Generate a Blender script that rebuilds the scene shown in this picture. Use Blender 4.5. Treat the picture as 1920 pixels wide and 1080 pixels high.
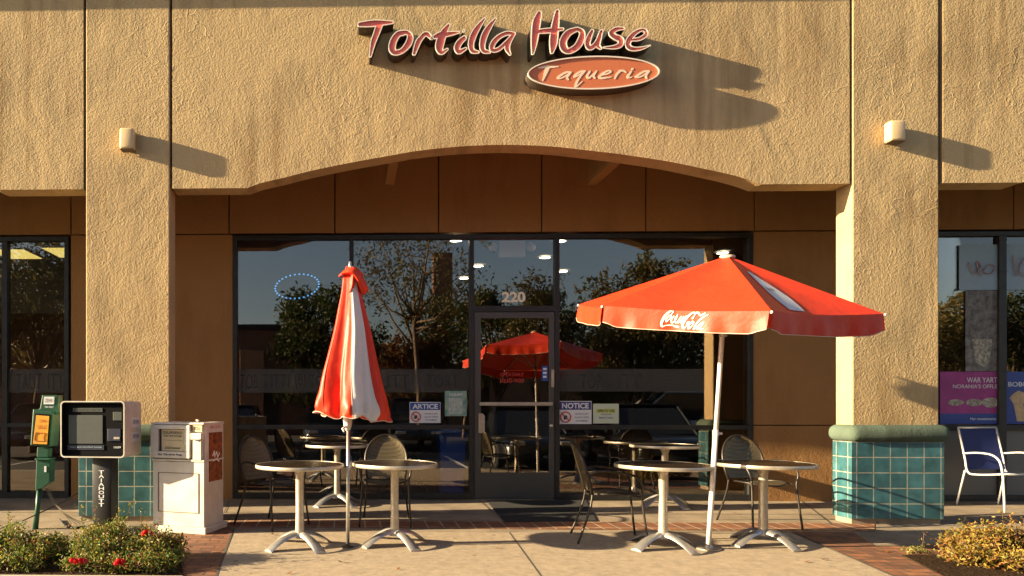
import bpy, bmesh, math, random
import numpy as np
from mathutils import Vector, Matrix, Euler
R = math.radians
PI = math.pi
random.seed(7)
for o in list(bpy.data.objects): bpy.data.objects.remove(o)
sc = bpy.context.scene
C = sc.collection

# ------------------------------------------------------------------ camera
CAMZ, CAMY, FPX, PX0, PY0, YAW = 1.24, -7.4, 1300.0, 626.0, 760.0, R(1.3)
cd = bpy.data.cameras.new("camera"); cam = bpy.data.objects.new("camera", cd); C.objects.link(cam)
cam.location = (0, CAMY, CAMZ); cam.rotation_euler = (R(90), 0, YAW)
cd.sensor_width = 36; cd.lens = FPX / 1920 * 36
cd.shift_x = (960 - PX0) / 1920; cd.shift_y = (PY0 - 540) / 1920
cd.clip_start = 0.05; cd.clip_end = 1000
sc.camera = cam

# ------------------------------------------------------------------ light
SUN = Vector((1, 0.125, -0.28)).normalized()      # travel direction of the sunlight
ELEV = math.asin(-SUN.z)
w = bpy.data.worlds.new("World"); sc.world = w; w.use_nodes = True
nt = w.node_tree; nt.nodes.clear()
sky = nt.nodes.new("ShaderNodeTexSky"); sky.sky_type = 'NISHITA'; sky.sun_disc = False
sky.sun_elevation = ELEV; sky.sun_rotation = math.atan2(-SUN.x, -SUN.y)
sky.air_density = 0.9; sky.dust_density = 1.6; sky.ozone_density = 1.0
bg = nt.nodes.new("ShaderNodeBackground"); bg.inputs[1].default_value = 0.05
wo = nt.nodes.new("ShaderNodeOutputWorld")
nt.links.new(sky.outputs[0], bg.inputs[0]); nt.links.new(bg.outputs[0], wo.inputs[0])
sd = bpy.data.lights.new("sun", 'SUN'); sd.energy = 5; sd.angle = R(0.5); sd.color = (1, 0.80, 0.50)
sun = bpy.data.objects.new("sun", sd); C.objects.link(sun); sun.location = (-20, -3, 12)
sun.rotation_euler = SUN.to_track_quat('-Z', 'Y').to_euler()
sc.view_settings.view_transform = 'Standard'; sc.view_settings.look = 'None'
sc.view_settings.exposure = 2.12; sc.view_settings.gamma = 1; sc.view_settings.use_curve_mapping = False
sc.cycles.max_bounces = 8; sc.cycles.transparent_max_bounces = 24
sc.cycles.sample_clamp_indirect = 6
sc.cycles.use_denoising = True

# ------------------------------------------------------------------ pixel -> world
FW = Vector((-math.sin(YAW), math.cos(YAW), 0)); RT = Vector((math.cos(YAW), math.sin(YAW), 0))
def ray(px, py): return FW + RT * ((px - PX0) / FPX) + Vector((0, 0, 1)) * (-(py - PY0) / FPX)
CP = Vector((0, CAMY, CAMZ))
def S(px, py, Y):                      # point on the vertical plane y = Y
    d = ray(px, py); return CP + d * ((Y - CAMY) / d.y)
SL = 0.02                              # pavement falls 2 % towards the kerb
def gz(y): return SL * y
def G(px, py):                         # point on the pavement
    d = ray(px, py); t = -(CAMZ - SL * CAMY) / (d.z - SL * d.y)
    return CP + d * t
def Zp(px, py, z):
    d = ray(px, py); return CP + d * ((z - CAMZ) / d.z)

# ------------------------------------------------------------------ materials
MATS = {}
def mat(name, col, rough=0.6, metal=0, bump=0, bscale=60, var=0, vscale=4, spec=0.5, emis=None, estr=1, alpha=None, coat=0, bdist=0.004, col2=None, detail=4):
    m = bpy.data.materials.new(name); m.use_nodes = True; n = m.node_tree; b = n.nodes["Principled BSDF"]
    b.inputs["Base Color"].default_value = (*col, 1); b.inputs["Roughness"].default_value = rough
    b.inputs["Metallic"].default_value = metal; b.inputs["Specular IOR Level"].default_value = spec
    if coat: b.inputs["Coat Weight"].default_value = coat; b.inputs["Coat Roughness"].default_value = 0.1
    tc = n.nodes.new("ShaderNodeTexCoord")
    if var or col2:
        nz = n.nodes.new("ShaderNodeTexNoise"); nz.inputs["Scale"].default_value = vscale; nz.inputs["Detail"].default_value = 6; nz.inputs["Roughness"].default_value = 0.65
        n.links.new(tc.outputs["Object"], nz.inputs["Vector"])
        cr = n.nodes.new("ShaderNodeValToRGB"); cr.color_ramp.elements[0].position = 0.32; cr.color_ramp.elements[1].position = 0.68
        c2 = col2 or tuple(c * (1 - var) for c in col); c1 = col if col2 else tuple(min(1, c * (1 + var * .6)) for c in col)
        cr.color_ramp.elements[0].color = (*c2, 1); cr.color_ramp.elements[1].color = (*c1, 1)
        n.links.new(nz.outputs["Fac"], cr.inputs["Fac"]); n.links.new(cr.outputs["Color"], b.inputs["Base Color"])
    if bump:
        nb = n.nodes.new("ShaderNodeTexNoise"); nb.inputs["Scale"].default_value = bscale; nb.inputs["Detail"].default_value = detail
        n.links.new(tc.outputs["Object"], nb.inputs["Vector"])
        bp = n.nodes.new("ShaderNodeBump"); bp.inputs["Strength"].default_value = bump; bp.inputs["Distance"].default_value = bdist
        n.links.new(nb.outputs["Fac"], bp.inputs["Height"]); n.links.new(bp.outputs["Normal"], b.inputs["Normal"])
    if emis: b.inputs["Emission Color"].default_value = (*emis, 1); b.inputs["Emission Strength"].default_value = estr
    MATS[name] = m; return m
def N(n, t, **k):
    x = n.nodes.new(t)
    for a, v in k.items(): setattr(x, a, v)
    return x
def stucco(name, col, strength=1.0, dist=0.008, dark=None, streak=.55):
    m = bpy.data.materials.new(name); m.use_nodes = True; n = m.node_tree; L = n.links.new; b = n.nodes["Principled BSDF"]
    b.inputs["Roughness"].default_value = 0.9; b.inputs["Specular IOR Level"].default_value = 0.15
    g = N(n, "ShaderNodeNewGeometry")
    a1 = N(n, "ShaderNodeTexNoise"); a1.inputs["Scale"].default_value = 0.9; a1.inputs["Detail"].default_value = 7; a1.inputs["Roughness"].default_value = 0.6
    st = N(n, "ShaderNodeVectorMath", operation='MULTIPLY'); st.inputs[1].default_value = (3.0, 3.0, 0.5)
    L(g.outputs["Position"], st.inputs[0])
    a2 = N(n, "ShaderNodeTexNoise"); a2.inputs["Scale"].default_value = 1.4; a2.inputs["Detail"].default_value = 8; a2.inputs["Roughness"].default_value = 0.7
    L(st.outputs[0], a2.inputs["Vector"]); L(g.outputs["Position"], a1.inputs["Vector"])
    ad = N(n, "ShaderNodeMath", operation='ADD'); L(a1.outputs["Fac"], ad.inputs[0]); L(a2.outputs["Fac"], ad.inputs[1])
    cr = N(n, "ShaderNodeValToRGB"); e = cr.color_ramp.elements; e[0].position = 0.39; e[1].position = 0.58
    mm = N(n, "ShaderNodeMath", operation='MULTIPLY'); mm.inputs[1].default_value = 0.5; L(ad.outputs[0], mm.inputs[0])
    dk = dark or tuple(c * .72 for c in col)
    e[0].color = (*dk, 1); e[1].color = (*col, 1); e[0].position = .36; e[1].position = .50; L(mm.outputs[0], cr.inputs["Fac"])
    s2 = N(n, "ShaderNodeVectorMath", operation='MULTIPLY'); s2.inputs[1].default_value = (7.0, 1.0, 0.35); L(g.outputs["Position"], s2.inputs[0])
    a3 = N(n, "ShaderNodeTexNoise"); a3.inputs["Scale"].default_value = 1.0; a3.inputs["Detail"].default_value = 5; L(s2.outputs[0], a3.inputs["Vector"])
    a4 = N(n, "ShaderNodeTexNoise"); a4.inputs["Scale"].default_value = 0.55; a4.inputs["Detail"].default_value = 4; L(g.outputs["Position"], a4.inputs["Vector"])
    pm = N(n, "ShaderNodeMath", operation='MULTIPLY'); L(a3.outputs["Fac"], pm.inputs[0]); L(a4.outputs["Fac"], pm.inputs[1])
    r3 = N(n, "ShaderNodeMapRange"); r3.inputs["From Min"].default_value = .27; r3.inputs["From Max"].default_value = .38; r3.inputs["To Max"].default_value = streak; L(pm.outputs[0], r3.inputs["Value"])
    mxs = N(n, "ShaderNodeMix"); mxs.data_type = 'RGBA'; L(r3.outputs[0], mxs.inputs[0]); L(cr.outputs["Color"], mxs.inputs[6]); mxs.inputs[7].default_value = (col[0] * .55, col[1] * .48, col[2] * .42, 1)
    L(mxs.outputs[2], b.inputs["Base Color"])
    # relief: fine dash coat, trowel dabs, broad waviness
    n1 = N(n, "ShaderNodeTexNoise"); n1.inputs["Scale"].default_value = 64; n1.inputs["Detail"].default_value = 2; n1.inputs["Roughness"].default_value = .55; n1.inputs["Distortion"].default_value = 0.6
    v1 = N(n, "ShaderNodeTexVoronoi"); v1.inputs["Scale"].default_value = 46; v1.feature = 'SMOOTH_F1'
    n2 = N(n, "ShaderNodeTexNoise"); n2.inputs["Scale"].default_value = 9; n2.inputs["Detail"].default_value = 3
    n3 = N(n, "ShaderNodeTexNoise"); n3.inputs["Scale"].default_value = 1.1; n3.inputs["Detail"].default_value = 3; n3.inputs["Distortion"].default_value = 1.2
    for q in (n1, v1, n2, n3): L(g.outputs["Position"], q.inputs["Vector"])
    def sc_(o, f):
        q = N(n, "ShaderNodeMath", operation='MULTIPLY'); q.inputs[1].default_value = f; L(o, q.inputs[0]); return q.outputs[0]
    def add_(p, q_):
        q = N(n, "ShaderNodeMath", operation='ADD'); L(p, q.inputs[0]); L(q_, q.inputs[1]); return q.outputs[0]
    h = add_(add_(sc_(n1.outputs["Fac"], .75), sc_(v1.outputs["Distance"], -0.5)), add_(sc_(n2.outputs["Fac"], .5), sc_(n3.outputs["Fac"], 3.4)))
    # scattered chips and trowel scars
    v2 = N(n, "ShaderNodeTexVoronoi"); v2.inputs["Scale"].default_value = 3.2; v2.feature = 'DISTANCE_TO_EDGE'
    wv = N(n, "ShaderNodeVectorMath", operation='ADD'); L(g.outputs["Position"], wv.inputs[0])
    nw = N(n, "ShaderNodeTexNoise"); nw.inputs["Scale"].default_value = 2.2; nw.inputs["Detail"].default_value = 3; L(g.outputs["Position"], nw.inputs["Vector"]); L(nw.outputs["Color"], wv.inputs[1]); L(wv.outputs[0], v2.inputs["Vector"])
    mr = N(n, "ShaderNodeMapRange"); mr.inputs["From Max"].default_value = 0.03; mr.inputs["To Min"].default_value = 1; mr.inputs["To Max"].default_value = 0; L(v2.outputs["Distance"], mr.inputs["Value"])
    mk = N(n, "ShaderNodeTexNoise"); mk.inputs["Scale"].default_value = 0.8; mk.inputs["Detail"].default_value = 2; L(g.outputs["Position"], mk.inputs["Vector"])
    mk2 = N(n, "ShaderNodeMapRange"); mk2.inputs["From Min"].default_value = .52; mk2.inputs["From Max"].default_value = .62; L(mk.outputs["Fac"], mk2.inputs["Value"])
    ml = N(n, "ShaderNodeMath", operation='MULTIPLY'); L(mr.outputs[0], ml.inputs[0]); L(mk2.outputs[0], ml.inputs[1])
    h = add_(h, sc_(ml.outputs[0], 0.45))
    bp = N(n, "ShaderNodeBump"); bp.inputs["Strength"].default_value = strength; bp.inputs["Distance"].default_value = dist
    L(h, bp.inputs["Height"]); L(bp.outputs["Normal"], b.inputs["Normal"])
    MATS[name] = m; return m
XTILE = S(1614, 900, -.09).x - .09
def brickmat(name, c1, c2, mort, bw, bh, ms, rot=0, scale=1.0, rough=.8, wall=False, offset=0.5, bump=0.6):
    m = bpy.data.materials.new(name); m.use_nodes = True; n = m.node_tree; L = n.links.new; b = n.nodes["Principled BSDF"]
    b.inputs["Roughness"].default_value = rough
    g = N(n, "ShaderNodeNewGeometry"); mp = N(n, "ShaderNodeMapping"); mp.inputs["Rotation"].default_value = (R(90) if wall else 0, 0, rot)
    if wall:
        sx = N(n, "ShaderNodeSeparateXYZ"); L(g.outputs["Position"], sx.inputs[0]); ax = N(n, "ShaderNodeMath", operation='ADD'); L(sx.outputs[0], ax.inputs[0]); L(sx.outputs[1], ax.inputs[1])
        ox = N(n, "ShaderNodeMath", operation='ADD'); ox.inputs[1].default_value = 100 * bw - (XTILE % bw); L(ax.outputs[0], ox.inputs[0]); oz = N(n, "ShaderNodeMath", operation='ADD'); oz.inputs[1].default_value = 50 * bh - .055; L(sx.outputs[2], oz.inputs[0])
        cb = N(n, "ShaderNodeCombineXYZ"); L(ox.outputs[0], cb.inputs[0]); L(oz.outputs[0], cb.inputs[1]); L(cb.outputs[0], mp.inputs["Vector"]); mp.inputs["Rotation"].default_value = (0, 0, 0)
    else: L(g.outputs["Position"], mp.inputs["Vector"])
    br = N(n, "ShaderNodeTexBrick"); br.offset = offset; br.inputs["Scale"].default_value = scale
    br.inputs["Color1"].default_value = (*c1, 1); br.inputs["Color2"].default_value = (*c2, 1); br.inputs["Mortar"].default_value = (*mort, 1)
    br.inputs["Mortar Size"].default_value = ms; br.inputs["Brick Width"].default_value = bw; br.inputs["Row Height"].default_value = bh; br.inputs["Bias"].default_value = 0; br.inputs["Mortar Smooth"].default_value = .2
    L(mp.outputs[0], br.inputs["Vector"])
    nz = N(n, "ShaderNodeTexNoise"); nz.inputs["Scale"].default_value = 9; nz.inputs["Detail"].default_value = 8; L(g.outputs["Position"], nz.inputs["Vector"])
    cr = N(n, "ShaderNodeMapRange"); cr.inputs["From Min"].default_value = .3; cr.inputs["From Max"].default_value = .7; cr.inputs["To Min"].default_value = .6; cr.inputs["To Max"].default_value = 1.2; L(nz.outputs["Fac"], cr.inputs["Value"])
    mx = N(n, "ShaderNodeVectorMath", operation='SCALE'); L(br.outputs["Color"], mx.inputs[0]); L(cr.outputs[0], mx.inputs["Scale"]); L(mx.outputs[0], b.inputs["Base Color"])
    bp = N(n, "ShaderNodeBump"); bp.inputs["Strength"].default_value = bump; bp.inputs["Distance"].default_value = 0.004; bp.invert = True
    L(br.outputs["Fac"], bp.inputs["Height"]); L(bp.outputs["Normal"], b.inputs["Normal"])
    MATS[name] = m; return m
def glassmat(name, refl, tint):
    m = bpy.data.materials.new(name); m.use_nodes = True; n = m.node_tree; n.nodes.clear(); L = n.links.new
    t = N(n, "ShaderNodeBsdfTransparent"); t.inputs[0].default_value = (*tint, 1)
    g = N(n, "ShaderNodeBsdfGlossy"); g.inputs["Roughness"].default_value = 0.004; g.inputs["Color"].default_value = (1, .90, .82, 1)
    f = N(n, "ShaderNodeFresnel"); f.inputs["IOR"].default_value = 1.5
    a = N(n, "ShaderNodeMath", operation='ADD'); a.inputs[1].default_value = refl; L(f.outputs[0], a.inputs[0])
    tc = N(n, "ShaderNodeNewGeometry"); nz = N(n, "ShaderNodeTexNoise"); nz.inputs["Scale"].default_value = .5; L(tc.outputs["Position"], nz.inputs["Vector"])
    bp = N(n, "ShaderNodeBump"); bp.inputs["Strength"].default_value = .25; bp.inputs["Distance"].default_value = .004; L(nz.outputs["Fac"], bp.inputs["Height"]); L(bp.outputs[0], g.inputs["Normal"])
    x = N(n, "ShaderNodeMixShader"); L(a.outputs[0], x.inputs[0]); L(t.outputs[0], x.inputs[1]); L(g.outputs[0], x.inputs[2])
    o = N(n, "ShaderNodeOutputMaterial"); L(x.outputs[0], o.inputs[0]); MATS[name] = m; return m
def meshmat(name, col, k=420.0, thr=0.0, rough=.45):     # perforated woven metal
    m = mat(name, col, rough, 0.6); n = m.node_tree; L = n.links.new; b = n.nodes["Principled BSDF"]
    tc = N(n, "ShaderNodeTexCoord"); v = N(n, "ShaderNodeTexVoronoi"); v.inputs["Scale"].default_value = 75; v.inputs["Randomness"].default_value = .25
    L(tc.outputs["Object"], v.inputs["Vector"])
    lt = N(n, "ShaderNodeMath", operation='GREATER_THAN'); lt.inputs[1].default_value = 0.30; L(v.outputs["Distance"], lt.inputs[0])
    t = N(n, "ShaderNodeBsdfTransparent"); x = N(n, "ShaderNodeMixShader"); L(lt.outputs[0], x.inputs[0]); L(t.outputs[0], x.inputs[1]); L(b.outputs[0], x.inputs[2])
    L(x.outputs[0], n.nodes["Material Output"].inputs[0]); return m
def leafmat(name, cols, trans=0.35, rough=.5):
    m = bpy.data.materials.new(name); m.use_nodes = True; n = m.node_tree; L = n.links.new; b = n.nodes["Principled BSDF"]
    g = N(n, "ShaderNodeNewGeometry"); cr = N(n, "ShaderNodeValToRGB"); cr.color_ramp.interpolation = 'CONSTANT'
    e = cr.color_ramp.elements
    while len(e) < len(cols): e.new(.5)
    for i, c in enumerate(cols): e[i].position = i / len(cols); e[i].color = (*c, 1)
    L(g.outputs["Random Per Island"], cr.inputs["Fac"]); L(cr.outputs["Color"], b.inputs["Base Color"])
    b.inputs["Roughness"].default_value = rough; b.inputs["Specular IOR Level"].default_value = .4
    t = N(n, "ShaderNodeBsdfTranslucent"); L(cr.outputs["Color"], t.inputs[0])
    x = N(n, "ShaderNodeMixShader"); x.inputs[0].default_value = trans; L(b.outputs[0], x.inputs[1]); L(t.outputs[0], x.inputs[2]); L(x.outputs[0], n.nodes["Material Output"].inputs[0])
    MATS[name] = m; return m

stucco("stucco", (0.465, 0.335, 0.175), 1.0, 0.0050, (0.31, 0.225, 0.122))
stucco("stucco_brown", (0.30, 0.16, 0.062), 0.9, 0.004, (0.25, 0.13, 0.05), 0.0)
stucco("cap_green", (0.095, 0.13, 0.10), 0.8, 0.004)
mat("groove", (0.04, 0.03, 0.02), .9)
mat("metal_trim", (0.20, 0.17, 0.13), .6, .3)
brickmat("tile", (0.045, 0.14, 0.16), (0.03, 0.10, 0.12), (0.28, 0.28, 0.22), 0.172, 0.161, 0.0055, wall=True, offset=0, rough=.35, bump=.5)
brickmat("brick", (0.27, 0.105, 0.042), (0.15, 0.058, 0.028), (0.07, 0.05, 0.035), 0.20, 0.10, 0.008)
brickmat("brick_edge", (0.24, 0.09, 0.035), (0.17, 0.065, 0.03), (0.38, 0.30, 0.2), 0.16, 0.3, 0.008, offset=0, rot=R(0))
mat("concrete", (0.28, 0.22, 0.155), .85, bump=.7, bscale=90, var=.35, vscale=2.2, bdist=.004, spec=.25)
mat("concrete_pad", (0.36, 0.285, 0.20), .85, bump=.8, bscale=130, var=.25, vscale=16, bdist=.004, spec=.25)
def spots(name):
    n = M_[name].node_tree; L = n.links.new; b = n.nodes["Principled BSDF"]; src = b.inputs["Base Color"].links[0].from_socket
    g = N(n, "ShaderNodeNewGeometry"); tot = None
    for sc_v, thr, keep in ((3.1, .075, .45), (9.0, .10, .35)):
        v = N(n, "ShaderNodeTexVoronoi"); v.inputs["Scale"].default_value = sc_v; L(g.outputs["Position"], v.inputs["Vector"])
        a = N(n, "ShaderNodeMath", operation='LESS_THAN'); a.inputs[1].default_value = thr; L(v.outputs["Distance"], a.inputs[0])
        c = N(n, "ShaderNodeSeparateColor"); L(v.outputs["Color"], c.inputs[0]); d = N(n, "ShaderNodeMath", operation='LESS_THAN'); d.inputs[1].default_value = keep; L(c.outputs[0], d.inputs[0])
        e = N(n, "ShaderNodeMath", operation='MULTIPLY'); L(a.outputs[0], e.inputs[0]); L(d.outputs[0], e.inputs[1])
        if tot is None: tot = e.outputs[0]
        else:
            q = N(n, "ShaderNodeMath", operation='MAXIMUM'); L(tot, q.inputs[0]); L(e.outputs[0], q.inputs[1]); tot = q.outputs[0]
    k = N(n, "ShaderNodeMath", operation='MULTIPLY'); k.inputs[1].default_value = .5; L(tot, k.inputs[0])
    x = N(n, "ShaderNodeMix"); x.data_type = 'RGBA'; L(k.outputs[0], x.inputs[0]); L(src, x.inputs[6]); x.inputs[7].default_value = (.05, .04, .032, 1); L(x.outputs[2], b.inputs["Base Color"])
M_ = MATS
spots("concrete"); spots("concrete_pad")
mat("joint", (0.07, 0.055, 0.04), .9)
mat("asphalt", (0.02, 0.019, 0.02), .9, bump=.5, bscale=80, var=.3, vscale=3)
mat("paint_white", (0.7, 0.7, 0.66), .6)
mat("paint_curb", (0.42, 0.38, 0.30), .8, bump=.3, bscale=50)
mat("soil", (0.04, 0.024, 0.014), .95, spec=.05, bump=1, bscale=40, bdist=.02, var=.4, vscale=20)
mat("frame", (0.035, 0.034, 0.033), .45, .4, var=.25, vscale=9)
mat("frame_light", (0.09, 0.09, 0.085), .45, .5)
glassmat("glass", 0.085, (0.85, 0.86, 0.85))
mat("interior_wall", (0.10, 0.035, 0.025), .8)
mat("interior_dark", (0.03, 0.028, 0.026), .8)
mat("interior_ceiling", (0.18, 0.17, 0.155), .9)
mat("interior_floor", (0.03, 0.022, 0.016), .5)
mat("lamp_glow", (1, .9, .7), .5, emis=(1, .86, .62), estr=5)
mat("troffer_glow", (1, .85, .4), .5, emis=(1, .75, .2), estr=.3)
mat("blue_led", (.2, .5, 1), .5, emis=(.12, .45, 1), estr=.35)
mat("white_plastic", (0.85, 0.83, 0.8), .4, var=.08)
mat("lamp_lens", (0.62, 0.45, 0.24), .35, bump=.2, bscale=20)
mat("bronze", (0.10, 0.07, 0.045), .5, .5)
mat("letter_red", (0.78, 0.16, 0.12), .4, var=.1, vscale=3)
mat("letter_trim", (0.75, 0.66, 0.56), .5)
mat("letter_side", (0.05, 0.035, 0.025), .6)
mat("oval_orange", (0.56, 0.16, 0.06), .45, var=.06, vscale=2)
mat("oval_text", (0.80, 0.62, 0.45), .5)
mat("canvas_red", (0.66, 0.036, 0.008), .5, bump=.5, bscale=9, bdist=.014, var=.12, vscale=5, spec=.4, detail=5)
mat("canvas_white", (0.66, 0.63, 0.62), .75, bump=.3, bscale=14, bdist=.01, var=.06, vscale=6)
mat("piping", (0.65, 0.42, 0.33), .7)
mat("print_white", (0.80, 0.74, 0.64), .7)
mat("pole_white", (0.72, 0.66, 0.62), .4, var=.08, vscale=12)
mat("aluminium", (0.55, 0.53, 0.50), .42, .85, var=.15, vscale=12, bump=.08, bscale=40)
mat("aluminium_worn", (0.55, 0.49, 0.40), .45, .75, var=.2, vscale=14)
mat("tabletop", (0.05, 0.034, 0.021), .16, spec=.5, var=.5, vscale=7, bump=.1, bscale=60)
mat("chair_metal", (0.035, 0.028, 0.022), .4, .5)
meshmat("chair_mesh", (0.12, 0.095, 0.055))
mat("rack_white", (0.68, 0.64, 0.57), .45, col2=(0.50, 0.44, 0.36), vscale=3.5)
mat("rack_seam", (0.18, 0.13, 0.09), .8)
mat("rack_green", (0.012, 0.075, 0.04), .4, var=.25, vscale=8)
mat("yellow_card", (0.75, 0.34, 0.02), .6, var=.08)
mat("orange_ink", (0.45, 0.13, 0.02), .7)
mat("black_plastic", (0.004, 0.004, 0.005), .7, spec=.08)
mat("black_post", (0.008, 0.007, 0.008), .5)
mat("grey_screen", (0.085, 0.095, 0.09), .5, spec=.2, var=.15)
mat("newsprint", (0.62, 0.50, 0.30), .8, var=.12, vscale=8)
mat("ink", (0.05, 0.045, 0.05), .8)
mat("blue_ink", (0.02, 0.05, 0.25), .6)
mat("ad_dark", (0.42, 0.10, 0.015), .5, col2=(0.02, 0.008, 0.006), vscale=17)
mat("sign_white", (0.66, 0.68, 0.70), .5)
mat("sign_blue", (0.02, 0.07, 0.30), .5)
mat("sign_navy", (0.035, 0.035, 0.19), .5)
mat("sign_red", (0.5, 0.04, 0.03), .5)
mat("sign_black", (0.03, 0.03, 0.03), .5)
mat("sign_cream", (0.50, 0.56, 0.45), .5)
mat("sign_lime", (0.45, 0.5, 0.12), .5)
mat("poster_teal", (0.02, 0.20, 0.22), .5, col2=(0.35, 0.4, 0.3), vscale=14)
mat("poster_white", (0.50, 0.52, 0.42), .5, col2=(.2, .3, .35), vscale=22)
mat("magenta", (0.30, 0.035, 0.20), .55, var=.3, vscale=4)
mat("poster_blue", (0.03, 0.06, 0.26), .55)
mat("poster_pale", (0.36, 0.48, 0.58), .6, var=.1)
mat("poster_photo", (0.22, 0.22, 0.21), .6, col2=(0.05, 0.03, 0.025), vscale=11)
mat("cream_food", (0.48, 0.45, 0.36), .6, col2=(0.10, 0.09, 0.07), vscale=26)
mat("tan_food", (0.50, 0.36, 0.20), .6, var=.2, vscale=18)
mat("poster_haze", (0.26, 0.36, 0.45), .4, var=.1)
mat("navy_dark", (0.008, 0.012, 0.035), .5)
mat("neon_off", (0.30, 0.22, 0.26), .4)
mat("number_gold", (0.85, 0.74, 0.58), .5)
mat("etched", (0.07, 0.07, 0.068), .8)
mat("etched_letter", (0.030, 0.030, 0.030), .8)
mat("bin_blue", (0.03, 0.18, 0.95), .4)
mat("mat_black", (0.010, 0.010, 0.010), .95, bump=.8, bscale=160)
mat("sling_blue", (0.012, 0.02, 0.11), .7)
mat("chair_white", (0.5, 0.49, 0.47), .4)
mat("bark", (0.16, 0.11, 0.07), .9, bump=.8, bscale=20, bdist=.02, var=.3)
mat("twig", (0.12, 0.055, 0.03), .9)
mat("rose", (0.60, 0.008, 0.012), .6, var=.3, vscale=30)
mat("wire", (0.16, 0.13, 0.09), .6)
mat("cable_black", (0.02, 0.02, 0.02), .6)
mat("car_black", (0.012, 0.013, 0.016), .25, .2, coat=.8)
mat("car_blue", (0.02, 0.03, 0.055), .25, .2, coat=.8)
mat("car_white", (0.55, 0.55, 0.55), .3, coat=.6)
mat("car_glass", (0.02, 0.022, 0.025), .05, spec=.8)
mat("tyre", (0.015, 0.015, 0.015), .9)
mat("head_lamp", (0.6, 0.6, 0.6), .1, .6)
mat("far_wall", (0.20, 0.09, 0.055), .9, var=.15)
mat("far_wall_tan", (0.38, 0.20, 0.11), .9, var=.15)
mat("far_glass", (0.03, 0.03, 0.03), .15)
leafmat("leaf_shrub", [(0.145, 0.203, 0.029), (0.232, 0.246, 0.036), (0.087, 0.145, 0.029), (0.319, 0.275, 0.043), (0.377, 0.290, 0.072), (0.072, 0.116, 0.029), (0.290, 0.116, 0.043), (0.131, 0.189, 0.029)])
leafmat("leaf_gold", [(0.270, 0.162, 0.027), (0.198, 0.153, 0.022), (0.306, 0.198, 0.032), (0.090, 0.090, 0.018), (0.252, 0.090, 0.027), (0.342, 0.243, 0.045), (0.108, 0.054, 0.018)])
leafmat("leaf_tree", [(0.030, 0.050, 0.012), (0.05, 0.07, 0.015), (0.022, 0.035, 0.01), (0.07, 0.07, 0.015)])
leafmat("leaf_autumn", [(0.14, 0.05, 0.01), (0.10, 0.055, 0.012), (0.17, 0.075, 0.014), (0.07, 0.03, 0.01)])
leafmat("leaf_olive", [(0.09, 0.085, 0.018), (0.12, 0.09, 0.02), (0.06, 0.065, 0.014), (0.11, 0.07, 0.018)])
leafmat("leaf_fallen", [(0.16, 0.04, 0.015), (0.22, 0.09, 0.02)])
M = MATS

# ------------------------------------------------------------------ object helpers
def tag(o, label=None, cat=None, group=None, kind=None):
    if label: o["label"] = label
    if cat: o["category"] = cat
    if group: o["group"] = group
    if kind: o["kind"] = kind
    return o
def thing(name, loc, label, cat, group=None, rotz=0):
    o = bpy.data.objects.new(name, None); C.objects.link(o); o.location = loc; o.rotation_euler = (0, 0, rotz); o.empty_display_size = .2
    return tag(o, label, cat, group)
def rootinv(p):
    m = Matrix.Identity(4)
    while p is not None:
        m = (Matrix.Translation(p.location) @ p.rotation_euler.to_matrix().to_4x4()) @ m; p = p.parent
    return m.inverted()
def place(me, name, material, parent=None, world=False, smooth=False):
    if world and parent is not None: me.transform(rootinv(parent))
    if not isinstance(material, (list, tuple)): material = [material]
    if len(me.materials): me.materials.clear()
    for m in material: me.materials.append(M[m] if isinstance(m, str) else m)
    if smooth:
        for p in me.polygons: p.use_smooth = True
    me.name = name; o = bpy.data.objects.new(name, me); C.objects.link(o); o.parent = parent
    return o
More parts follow.
